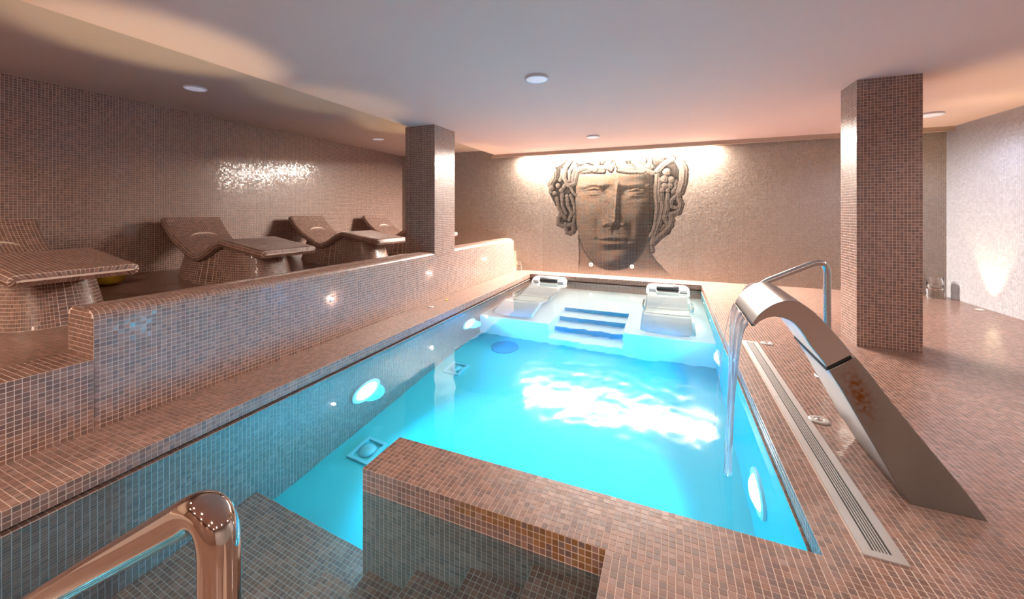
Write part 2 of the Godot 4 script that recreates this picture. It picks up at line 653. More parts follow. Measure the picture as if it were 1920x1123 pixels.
func structure() -> void:
	# deck to the right of the pool and in front of the camera's feet
	var m := mosaic()
	var in_grate := func(p: Vector3) -> bool: return p.x > 0.625 and p.x < 0.758 and p.z < -1.69 and p.z > -4.07
	patch(m, V(0.5, 0, -0.4), V(3.12, 0, 0), V(0, 0, -6.86), in_grate)
	patch(m, V(-0.205, 0, -0.4), V(0.705, 0, 0), V(0, 0, -0.97))
	patch(m, V(0.5, -0.078, -6.87), V(0, 0, 5.235), V(0, 0.078, 0))
	build("floor", "brown mosaic tiled deck along the right side of the pool", "floor", boxes([[V(0.5, -0.078, -7.4), V(3.8, 0, 3.1)], [V(-0.205, -0.7, -1.37), V(0.5, 0, -0.12)], [V(-2.9, -1.2, -0.12), V(0.5, 0, 3.1)], [V(0.56, -0.1, -7.4), V(3.8, -0.078, 3.1)]]), M.grout_floor, m)
	var rear := put("floor_rear", boxes([[V(-2.9, 0.0, -0.1), V(3.62, 0.002, 3.05)]]), M.brown_mosaic)
	tag(rear, "brown mosaic floor at the near end of the room", "floor", "", "structure")
	# coping left and far
	m = mosaic()
	patch(m, V(-2.9, 0, -0.12), V(0.44, 0, 0), V(0, 0, -6.75))
	patch(m, V(-2.9, 0, -6.87), V(3.4, 0, 0), V(0, 0, -0.39))
	patch(m, V(-2.46, -0.075, -0.12), V(0, 0, -6.75), V(0, 0.075, 0))
	patch(m, V(-2.46, -0.075, -6.87), V(2.96, 0, 0), V(0, 0.075, 0))
	build("pool_coping", "brown mosaic coping ledge along the left and far edges of the pool", "pool coping", boxes([[V(-3.0, -0.075, -7.3), V(-2.46, 0, -0.12)], [V(-2.46, -0.075, -7.3), V(0.5, 0, -6.87)], [V(-3.0, -0.1, -7.3), V(-2.545, -0.075, -0.12)], [V(-2.545, -0.1, -7.3), V(0.56, -0.075, -6.955)]]), M.grout_floor, m)
	# dividing wall
	m = mosaic()
	var warm_tint := func(p: Vector3) -> String: return "warm_lit" if p.z > -1.371 and p.y > -0.1 and p.x > -0.62 + 0.25 * sin(p.y * 60.0) and rng.randf() < 0.8 else "brown"  # orange tiles stand in for warm light falling on this face
	patch(m, V(-1.32, 0, -1.37), V(1.82, 0, 0), V(0, 0, -0.265))
	patch(m, V(-1.32, -1.1, -1.37), V(1.115, 0, 0), V(0, 1.1, 0), null, warm_tint)
	patch(m, V(-1.32, -1.1, -1.635), V(0, 0, 0.265), V(0, 1.1, 0))
	patch(m, V(0.49, -1.32, -1.635), V(-1.81, 0, 0), V(0, 1.32, 0))
	build("pool_divider", "low mosaic wall jutting into the pool between the stairs and the deep water", "pool wall", boxes([[V(-1.32, -1.4, -1.635), V(0.5, 0, -1.37)]]), M.grout_floor, m)
	# stairs
	m = mosaic()
	var sb := []
	for k in 5:
		var y := -0.175 - 0.177 * k
		var x := -0.207 - 0.27 * k
		sb.append([V(x - 0.27, -1.45, -1.37), V(x, y, -0.12)])
		patch(m, V(x - 0.27, y, -0.12), V(0.27, 0, 0), V(0, 0, -1.25))
		patch(m, V(x - 0.27, y - 0.177 if k < 4 else -1.1, -1.37), V(0, 0, 1.25), V(0, y + 1.1 if k == 4 else 0.177, 0))
	sb.append([V(-2.46, -1.45, -1.635), V(-1.32, -1.1, -0.12)])
	patch(m, V(-2.46, -1.1, -0.12), V(0.903, 0, 0), V(0, 0, -1.515))
	patch(m, V(-1.557, -1.1, -1.37), V(0.237, 0, 0), V(0, 0, -0.265))
	patch(m, V(-1.32, -1.33, -1.635), V(-1.14, 0, 0), V(0, 0.23, 0))
	build("pool_stairs", "underwater mosaic stairs and landing in the near left corner of the pool", "stairs", boxes(sb), M.grout_pool, m)
	# platform behind the parapet
	m = mosaic()
	patch(m, V(-5.0, 0.39, -0.2), V(2.1, 0, 0), V(0, 0, -2.4))
	patch(m, V(-2.9, 0, -0.2), V(0, 0, -0.84), V(0, 0.39, 0))
	var st := begin()
	st.set_smooth_group(-1)
	bx(st, V(-5.8, -0.2, -7.26), V(-3.05, 0.39, -1.05))
	bx(st, V(-5.8, -0.2, -1.05), V(-2.9, 0.39, 3.1))
	build("floor_platform", "raised brown mosaic platform carrying the tiled loungers", "floor", done(st), M.grout, m)
	st = begin()
	st.set_smooth_group(-1)
	quad(st, V(-5.0, 0.391, 3.05), V(-3.19, 0.391, 3.05), V(-3.19, 0.391, -2.6), V(-5.0, 0.391, -2.6))
	quad(st, V(-5.0, 0.391, -2.6), V(-3.19, 0.391, -2.6), V(-3.19, 0.391, -7.25), V(-5.0, 0.391, -7.25))
	quad(st, V(-5.78, 0.465, 3.05), V(-5.0, 0.391, 3.05), V(-5.0, 0.391, -7.25), V(-5.78, 0.465, -7.25))
	var pr := put("floor_platform_rear", done(st), M.brown_mosaic)
	tag(pr, "brown mosaic floor rising gently towards the long left wall", "floor", "", "structure")
	parapet()
	# columns
	column(V(-3.382, 0.6, -4.82), V(-2.9, 2.37, -4.305), "column", "brown mosaic column standing on the parapet left of the pool")
	column(V(1.55, 0, -4.62), V(1.99, 2.37, -4.285), "column", "brown mosaic column standing on the deck right of the pool")
	# walls
	m = mosaic()
	patch(m, V(-5.79, 0.46, -0.3), V(0, 0, -6.96), V(0, 2.04, 0))
	build("wall_left", "long wall of brown mosaic behind the tiled loungers", "wall", boxes([[V(-6.1, -0.2, -7.5), V(-5.79, 2.7, 3.3)]]), M.grout, m)
	m = mosaic("beige")
	var head := func(p: Vector3) -> bool: return p.x > -2.325 and p.x < 0.425
	patch(m, V(-5.79, 0.39, -7.26), V(2.89, 0, 0), V(0, 2.11, 0))
	patch(m, V(-2.9, 0, -7.26), V(6.525, 0, 0), V(0, 2.36, 0), head)
	build("wall_back", "far wall of glossy beige mosaic with the stone head printed on it", "wall", boxes([[V(-6.1, -0.2, -7.5), V(3.9, 2.7, -7.26)]]), M.grout_light, m)
	m = mosaic("pale")
	patch(m, V(3.62, 0, -7.26), V(0, 0, 4.6), V(0, 2.36, 0))
	build("wall_right", "pale whitish mosaic wall on the far right", "wall", boxes([[V(3.62, -0.2, -7.5), V(3.9, 2.7, 3.3)]]), M.grout_pale, m)
	build("wall_front", "brown mosaic wall at the near end of the room", "wall", boxes([[V(-6.1, -0.2, 3.05), V(3.9, 2.7, 3.3)]]), M.brown_mosaic)
	build("ceiling", "smooth pinkish beige ceiling over the pool and deck", "ceiling", boxes([[V(-3.32, 2.37, -7.5), V(3.9, 2.7, 3.3)]]), M.ceiling_paint)
	build("ceiling_alcove", "slightly higher beige ceiling above the tiled loungers", "ceiling", boxes([[V(-6.1, 2.5, -7.5), V(-3.32, 2.8, 3.3)]]), M.ceiling_paint_shaded)
	# trim with its lip, in front of the light strip
	build("trim_1", "narrow painted ceiling trim running along the back wall", "trim", boxes([[V(-3.38, 2.31, -7.12), V(3.62, 2.37, -7.09)], [V(-3.38, 2.305, -7.128), V(3.62, 2.313, -7.086)]]), M.trim_paint)


func column(a: Vector3, b: Vector3, called: String, label: String) -> void:
	var m := mosaic()
	var h := V(0, b.y - a.y, 0)
	patch(m, V(a.x, a.y, b.z), V(b.x - a.x, 0, 0), h)
	patch(m, V(b.x, a.y, b.z), V(0, 0, a.z - b.z), h)
	patch(m, V(a.x, a.y, a.z), V(0, 0, b.z - a.z), h)
	patch(m, V(b.x, a.y, a.z), V(a.x - b.x, 0, 0), h)
	build(called, label, "column", boxes([[a, b]]), M.grout, m)


func parapet() -> void:
	var m := mosaic()
	var z0 := -1.04
	var z1 := -7.12
	# front face, end face
	patch(m, V(-2.9, 0, z0), V(0, 0, z1 - z0), V(0, 0.6, 0))
	var cx := -3.045
	var hw := 0.145
	var rise := 0.065
	var in_arch := func(p: Vector3) -> bool: return p.y > 0.6 + rise * sqrt(maxf(0.0, 1.0 - pow((p.x - cx) / hw, 2.0))) + 0.001
	patch(m, V(-3.19, 0.39, z0), V(0.29, 0, 0), V(0, 0.275, 0), in_arch)
	patch(m, V(-3.19, 0.39, z1), V(0, 0, z0 - z1), V(0, 0.21, 0))
	# rounded top, dropping at the far end
	var nz := roundi((z0 - z1) / PITCH)
	var na := 16
	var f := func(i: int, j: int) -> Vector3:
		var z := lerpf(z0, z1, float(i) / nz)
		var t := PI * j / na
		var drop := 0.0
		var d := 0.09 - (z - z1)
		if d > 0:
			drop = 0.09 - sqrt(maxf(0.0, 0.0081 - d * d))
		var c := cos(t)
		var s := sin(t)
		c = signf(c) * pow(absf(c), 0.75)
		s = pow(s, 0.75)
		return V(cx + hw * c, 0.6 + rise * s - drop * s - drop * 0.0, z)
	grid_tiles(m, f, nz, na, false)
	var st := begin()
	grid_mesh(st, f, nz, na, false)
	st.set_smooth_group(-1)
	bx(st, V(-3.19, 0, z1), V(-2.9, 0.6, z0))
	for z in [z0, z1]:
		for j in na:
			var p: Vector3 = f.call(0 if z == z0 else nz, j)
			var q: Vector3 = f.call(0 if z == z0 else nz, j + 1)
			if z == z0:
				tri(st, V(cx, 0.6, z), p, q)
			else:
				tri(st, V(cx, 0.6, z), q, p)
	build("wall_parapet", "low round-topped mosaic parapet between the pool and the loungers", "wall", done(st), M.grout, m)


func pool() -> void:
	var m := mosaic()
	patch(m, V(-2.46, -1.33, -0.12), V(0, 0, -6.75), V(0, 1.23, 0))
	patch(m, V(-2.46, -0.66, -6.87), V(2.953, 0, 0), V(0, 0.56, 0))
	patch(m, V(-2.545, -0.1, -0.12), V(0.085, 0, 0), V(0, 0, -6.83))
	patch(m, V(-2.46, -0.1, -6.87), V(2.953, 0, 0), V(0, 0, -0.085))
	patch(m, V(0.493, -0.1, -1.37), V(0.067, 0, 0), V(0, 0, -5.5))
	build("pool_basin", "mosaic lined pool basin wall with its overflow sill", "pool basin", boxes([[V(-3.0, -1.6, -7.3), V(-2.46, -0.1, -0.12)], [V(-2.46, -1.6, -7.3), V(0.493, -0.1, -6.87)], [V(-2.46, -1.6, -0.12), V(0.5, -0.5, 0.2)]]), M.grout_pool, m)
	build("pool_floor", "smooth pool bottom and right pool wall, tinted for the cyan lamp light", "pool floor", boxes([[V(-2.5, -1.6, -6.9), V(0.6, -1.33, -0.12)], [V(0.493, -1.6, -7.3), V(0.9, -0.1, -1.37)]]), M.pool_lamp_tint)
	# white shelf with a stepped notch
	var b := [[V(-2.46, -1.33, -6.87), V(-1.447, -0.66, -4.77)], [V(-0.51, -1.33, -6.87), V(0.493, -0.66, -4.77)], [V(-1.447, -1.33, -6.87), V(-0.51, -0.66, -5.61)]]
	for k in 3:
		b.append([V(-1.447, -1.33, -5.61), V(-0.51, -0.825 - 0.165 * k, [-5.32, -5.06, -4.77][k])])
	var shelf := build("pool_shelf", "white underwater shelf with three blue steps cut into it", "pool shelf", boxes(b), M.pool_white)
	for k in 3:
		var y := -0.66 - 0.165 * k
		var z: float = [-5.61, -5.32, -5.06][k]
		put("step_riser", boxes([[V(-1.446, y - 0.164, z), V(-0.511, y - 0.001, z + 0.004)]]), M.riser_blue, shelf)
	# water
	var w := put("pool_water", water_body(), M.water)
	tag(w, "clear rippled water filling the pool", "water", "", "stuff")


func water_body() -> ArrayMesh:
	var a := V(-2.54, -1.5, -6.95)
	var b := V(0.555, WATER, -0.125)
	var n1 := FastNoiseLite.new()
	n1.seed = 31
	n1.frequency = 5.0
	n1.fractal_octaves = 2
	var nx := 124
	var nz := 272
	var high := func(i: int, j: int) -> float:
		if i <= 0 or j <= 0 or i >= nx or j >= nz:
			return WATER
		var x := lerpf(a.x, b.x, float(i) / nx)
		var z := lerpf(b.z, a.z, float(j) / nz)
		# livelier where the spout falls in, calm over the stairs and along the edges
		var amp := 0.00022 + 0.0019 * exp(-pow((x + 0.4) / 1.0, 2.0) - pow((z + 3.3) / 1.3, 2.0))
		amp *= clampf((x + 2.5) / 0.5, 0.15, 1.0)
		return WATER + amp * n1.get_noise_2d(x * 1.2, z)
	var im := Image.create(64, 128, false, Image.FORMAT_RGB8)
	for y in 128:
		for x in 64:
			var px := lerpf(a.x, b.x, (x + 0.5) / 64.0)
			var pz := lerpf(b.z, a.z, (y + 0.5) / 128.0)
			var g := 0.03 + 0.062 * exp(-pow((px + 0.5) / 1.05, 2.0) - pow((pz + 3.4) / 1.35, 4.0))
			im.set_pixel(x, y, Color(g, g, g))
	M.water.roughness_texture = ImageTexture.create_from_image(im)
	M.water.roughness_texture_channel = BaseMaterial3D.TEXTURE_CHANNEL_RED
	var v := PackedVector3Array()
	var uv := PackedVector2Array()
	var nrm := PackedVector3Array()
	var idx := PackedInt32Array()
	for j in nz + 1:
		for i in nx + 1:
			var dx := (b.x - a.x) / nx
			var dz := (b.z - a.z) / nz
			v.append(V(lerpf(a.x, b.x, float(i) / nx), high.call(i, j), lerpf(b.z, a.z, float(j) / nz)))
			uv.append(Vector2(float(i) / nx, float(j) / nz))
			nrm.append(V((high.call(i - 1, j) - high.call(i + 1, j)) / (2.0 * dx), 1.0, (high.call(i, j + 1) - high.call(i, j - 1)) / (2.0 * dz)).normalized())
	for j in nz:
		for i in nx:
			var k := j * (nx + 1) + i
			idx.append_array(PackedInt32Array([k, k + nx + 2, k + 1, k, k + nx + 1, k + nx + 2]))
	var c := [V(a.x, a.y, b.z), V(b.x, a.y, b.z), V(b.x, a.y, a.z), V(a.x, a.y, a.z)]
	for s in 4:
		var p: Vector3 = c[s]
		var q: Vector3 = c[(s + 1) % 4]
		var k := v.size()
		var n := (q - p).cross(Vector3.UP).normalized()
		for e in [p, q, V(q.x, b.y, q.z), V(p.x, b.y, p.z)]:
			v.append(e)
			uv.append(Vector2.ZERO)
			nrm.append(n)
		idx.append_array(PackedInt32Array([k, k + 2, k + 1, k, k + 3, k + 2]))
	var k := v.size()
	for e in [c[3], c[2], c[1], c[0]]:
		v.append(e)
		uv.append(Vector2.ZERO)
		nrm.append(Vector3.DOWN)
	idx.append_array(PackedInt32Array([k, k + 2, k + 1, k, k + 3, k + 2]))
	var arr := []
	arr.resize(Mesh.ARRAY_MAX)
	arr[Mesh.ARRAY_VERTEX] = v
	arr[Mesh.ARRAY_NORMAL] = nrm
	arr[Mesh.ARRAY_TEX_UV] = uv
	arr[Mesh.ARRAY_INDEX] = idx
	var am := ArrayMesh.new()
	am.add_surface_from_arrays(Mesh.PRIMITIVE_TRIANGLES, arr)
	return am


# ---------------------------------------------------------------- tiled loungers
func loungers() -> void:
	var top := [Vector2(-5.61, 1.12), Vector2(-5.54, 1.02), Vector2(-5.36, 0.86), Vector2(-5.2, 0.775), Vector2(-5.03, 0.69), Vector2(-4.94, 0.675), Vector2(-4.8, 0.715), Vector2(-4.62, 0.815), Vector2(-4.5, 0.852), Vector2(-4.36, 0.835), Vector2(-4.1, 0.795), Vector2(-3.8, 0.755)]
	# even steps along a smoothed centre line
	var curve := Curve2D.new()
	for k in top.size():
		var a: Vector2 = top[maxi(k - 1, 0)]
		var c: Vector2 = top[mini(k + 1, top.size() - 1)]
		var d := (c - a) * 0.16
		curve.add_point(top[k], -d, d)
	var length := curve.get_baked_length()
	var ns := roundi(length / PITCH)
	var hw := 0.325
	var ht := 0.042
	var r := 0.036
	var sec := []
	var nt := 0
	var flat := 24
	for side in 2:
		var sg := 1.0 if side == 0 else -1.0
		for k in flat:
			sec.append(Vector2(sg * lerpf(-(hw - r), hw - r, float(k) / flat), sg * ht))
		for k in 4:
			var t := PI * k / 4.0
			sec.append(Vector2(sg * (hw - r + r * sin(t)), sg * (ht * cos(t))))
	nt = sec.size()
	var f := func(i: int, j: int) -> Vector3:
		var s := length * i / ns
		var p := curve.sample_baked(s, true)
		var q := (curve.sample_baked(minf(s + 0.02, length), true) - curve.sample_baked(maxf(s - 0.02, 0.0), true)).normalized()
		var nrm := Vector2(-q.y, q.x)
		var e := minf(s, length - s)
		var k := 1.0
		var w := 1.0
		if e < ht:
			k = sqrt(maxf(0.02, 1.0 - pow((ht - e) / ht, 2.0)))
			w = (hw - r * (1.0 - k) * 1.2) / hw
		var v: Vector2 = sec[j % nt]
		return V(p.x + nrm.x * v.y * k, p.y + nrm.y * v.y * k, v.x * w)
	var rev := func(i: int, j: int) -> Vector3: return f.call(ns - i, j)
	var shell := begin()
	grid_mesh(shell, rev, ns, nt, true)
	shell.set_smooth_group(-1)
	for e in [0, ns]:
		var mid := V(0, 0, 0)
		for j in nt:
			mid += f.call(e, j) / nt
		for j in nt:
			if e == 0:
				tri(shell, mid, f.call(e, j), f.call(e, (j + 1) % nt))
			else:
				tri(shell, mid, f.call(e, (j + 1) % nt), f.call(e, j))
	var m := mosaic()
	grid_tiles(m, rev, ns, nt, true)
	# pedestal: a rounded block, narrower at the top, under the slab
	var under := func(x: float) -> float:
		var best := 0.6
		for k in top.size() - 1:
			if x >= top[k].x and x <= top[k + 1].x:
				best = lerpf(top[k].y, top[k + 1].y, (x - top[k].x) / (top[k + 1].x - top[k].x))
		return best - 0.03
	var nr := 152
	var rows := 20
	var ring := func(j: int, y: float) -> Vector3:
		var t := TAU * j / nr
		var k := (y - 0.39) / 0.4
		var a := 0.8 - 0.14 * k
		var b := 0.31 - 0.06 * k
		var c := cos(t)
		var s := sin(t)
		return V(-4.76 + a * signf(c) * pow(absf(c), 0.6), y, b * signf(s) * pow(absf(s), 0.6))
	var ped := begin()
	ped.set_smooth_group(0)
	for j in nr:
		for k in 8:
			var q := []
			for d in [[0, 0], [0, 1], [1, 1], [1, 0]]:
				var base: Vector3 = ring.call(j + d[0], 0.39)
				var y := lerpf(0.385, under.call(ring.call(j + d[0], 0.6).x), (k + d[1]) / 8.0)
				var p: Vector3 = ring.call(j + d[0], y)
				q.append(V(p.x, y, p.z))
			quad(ped, q[0], q[1], q[2], q[3])
	var pm := mosaic()
	var cell := func(i: int, j: int) -> Vector3: return ring.call(i, 0.392 + 0.025 * j)
	grid_tiles(pm, func(i, j): return cell.call(nr - i, j), nr, rows, false, func(p: Vector3) -> bool: return p.y > under.call(p.x) + 0.005)
	var proto := Node3D.new()
	proto.name = numbered("tiled_lounger")
	add_child(proto)
	var sh := put("seat_shell", done(shell), M.grout, proto)
	put("seat_tiles", joined(m), M.tile, sh).set_meta("kind", "stuff")
	var pd := put("pedestal", done(ped), M.grout, proto)
	put("pedestal_tiles", joined(pm), M.tile, pd).set_meta("kind", "stuff")
	var labs := ["brown mosaic heated lounger nearest the open end of the parapet", "second brown mosaic lounger from the open end, its pedestal in full view", "third brown mosaic lounger, its foot just left of the tiled column", "farthest brown mosaic lounger, mostly hidden behind the left tiled column"]
	for k in 4:
		var o: Node3D = proto
		if k:
			o = proto.duplicate()
			o.name = numbered("tiled_lounger")
			add_child(o)
		o.position = V(0, 0, [-1.3, -2.9, -4.55, -6.13][k])
		tag(o, labs[k], "lounger", "heated mosaic loungers")


# ---------------------------------------------------------------- printed head
func mural() -> void:
	var x0 := -2.325
	var y0 := 0.0
	var w := 2.75
	var h := 2.36
	var px := 160.0
	var W := int(w * px)
	var H := int(h * px)
	var hgt := PackedFloat32Array()
	hgt.resize(W * H)
	var msk := PackedFloat32Array()
	msk.resize(W * H)
	var hair := PackedFloat32Array()
	hair.resize(W * H)
	var left := [Vector2(-1.607, 2.071), Vector2(-1.611, 1.927), Vector2(-1.653, 1.680), Vector2(-1.674, 1.328), Vector2(-1.642, 0.955), Vector2(-1.590, 0.708), Vector2(-1.507, 0.484), Vector2(-1.384, 0.305), Vector2(-1.243, 0.170), Vector2(-1.084, 0.108), Vector2(-0.986, 0.104)]
	var right := [Vector2(-0.291, 2.071), Vector2(-0.255, 1.837), Vector2(-0.228, 1.549), Vector2(-0.237, 1.204), Vector2(-0.273, 0.934), Vector2(-0.345, 0.702), Vector2(-0.436, 0.486), Vector2(-0.547, 0.306), Vector2(-0.697, 0.170), Vector2(-0.812, 0.124), Vector2(-0.927, 0.104)]
	var across := func(t: Array, y: float) -> float:
		for k in t.size() - 1:
			if y <= t[k].y and y >= t[k + 1].y:
				return lerpf(t[k].x, t[k + 1].x, (t[k].y - y) / (t[k].y - t[k + 1].y))
		return -0.95
	# bumps: centre, half sizes, height, slant
	var bumps := [
		[-1.13, 1.695, 0.12, 0.045, 0.06, 0.15], [-1.33, 1.715, 0.13, 0.042, 0.06, 0.0], [-1.52, 1.675, 0.12, 0.045, 0.06, -0.25], [-0.7, 1.675, 0.12, 0.045, 0.06, -0.15], [-0.51, 1.69, 0.13, 0.042, 0.06, 0.0], [-0.33, 1.65, 0.1, 0.045, 0.06, 0.25], [-0.9, 1.8, 0.3, 0.16, 0.03, 0.0],
		[-1.33, 1.59, 0.21, 0.09, -0.13, 0.0], [-0.54, 1.55, 0.2, 0.09, -0.13, 0.0], [-1.08, 1.6, 0.075, 0.09, -0.12, 0.0], [-0.75, 1.57, 0.075, 0.09, -0.12, 0.0],
		[-1.32, 1.575, 0.125, 0.055, 0.12, 0.0], [-0.54, 1.535, 0.125, 0.055, 0.12, 0.0],
		[-1.38, 1.628, 0.11, 0.016, 0.05, 0.2], [-1.25, 1.632, 0.1, 0.016, 0.05, -0.25], [-0.6, 1.592, 0.1, 0.016, 0.05, 0.25], [-0.47, 1.588, 0.11, 0.016, 0.05, -0.2], [-1.32, 1.605, 0.13, 0.01, -0.05, 0.0], [-0.54, 1.565, 0.13, 0.01, -0.05, 0.0], [-1.32, 1.525, 0.13, 0.013, 0.035, 0.0], [-0.54, 1.485, 0.13, 0.013, 0.035, 0.0], [-1.32, 1.47, 0.16, 0.03, -0.03, 0.0], [-0.54, 1.43, 0.16, 0.03, -0.03, 0.0],
		[-0.945, 1.02, 0.115, 0.09, 0.16, 0.0], [-1.1, 0.965, 0.055, 0.05, 0.1, 0.0], [-0.775, 0.955, 0.055, 0.05, 0.1, 0.0],
		[-1.06, 0.91, 0.04, 0.018, -0.1, 0.0], [-0.82, 0.905, 0.04, 0.018, -0.1, 0.0],
		[-1.03, 0.715, 0.16, 0.035, 0.055, 0.08], [-0.83, 0.71, 0.13, 0.035, 0.055, -0.08], [-0.96, 0.6, 0.2, 0.045, 0.08, 0.0],
		[-0.96, 0.655, 0.26, 0.012, -0.06, -0.02], [-1.25, 0.68, 0.04, 0.04, -0.05, 0.0], [-0.69, 0.655, 0.04, 0.04, -0.05, 0.0], [-0.965, 0.48, 0.17, 0.05, -0.07, 0.0], [-0.96, 0.27, 0.19, 0.1, 0.09, 0.0], [-0.95, 0.81, 0.03, 0.06, -0.03, 0.0],
		[-1.4, 1.18, 0.16, 0.17, 0.06, 0.0], [-0.5, 1.14, 0.16, 0.17, 0.06, 0.0], [-1.25, 0.88, 0.06, 0.16, -0.04, 0.0], [-0.63, 0.86, 0.06, 0.16, -0.04, 0.0],
	]
	for j in H:
		var y := y0 + h - (j + 0.5) / px
		var l: float = across.call(left, y)
		var rr: float = across.call(right, y)
		var has := y < 2.07 and y > 0.104
		var nw := 0.02 + 0.045 * clampf((1.72 - y) / 0.75, 0.0, 1.0)
		var namp := 0.1 + 0.17 * clampf((1.68 - y) / 0.66, 0.0, 1.0)
		if y < 1.0:
			namp *= clampf((y - 0.86) / 0.14, 0.0, 1.0)
		var nx := lerpf(-0.935, -0.875, (y - 1.0) / 0.75)
		for i in W:
			var x := x0 + (i + 0.5) / px
			var k := j * W + i
			# neck and shoulder, fading out at the foot
			var nl := -1.62 + 0.02 * sin(y * 4.0)
			var nr := -0.3 + 0.38 * pow(clampf((0.55 - y) / 0.5, 0.0, 1.0), 1.6)
			if y < 0.75 and x > nl and x < nr:
				hgt[k] = -0.25 + 0.2 * (1.0 - pow((2.0 * (x - nl) / (nr - nl) - 1.0), 2.0))
				msk[k] = clampf((y - 0.02) / 0.2, 0.0, 0.9)
			if has and x > l and x < rr:
				var u := 2.0 * (x - l) / (rr - l) - 1.0
				var vv := clampf((0.75 - y) / 0.65, 0.0, 1.0)
				var z := 0.55 * sqrt(maxf(0.0, 1.0 - u * u)) * sqrt(maxf(0.02, 1.0 - vv * vv * 0.85))
				z += namp * exp(-pow((x - nx) / (nw + 0.012), 2.0)) * clampf((1.78 - y) / 0.2, 0.0, 1.0)
				for b in bumps:
					var dx: float = (x - b[0]) / b[2]
					if dx > -2.0 and dx < 2.0:
						var dy: float = (y - b[1] - b[5] * (x - b[0])) / b[3]
						if dy > -2.0 and dy < 2.0:
							z += b[4] * exp(-dx * dx - dy * dy)
				hgt[k] = z
				msk[k] = 1.0
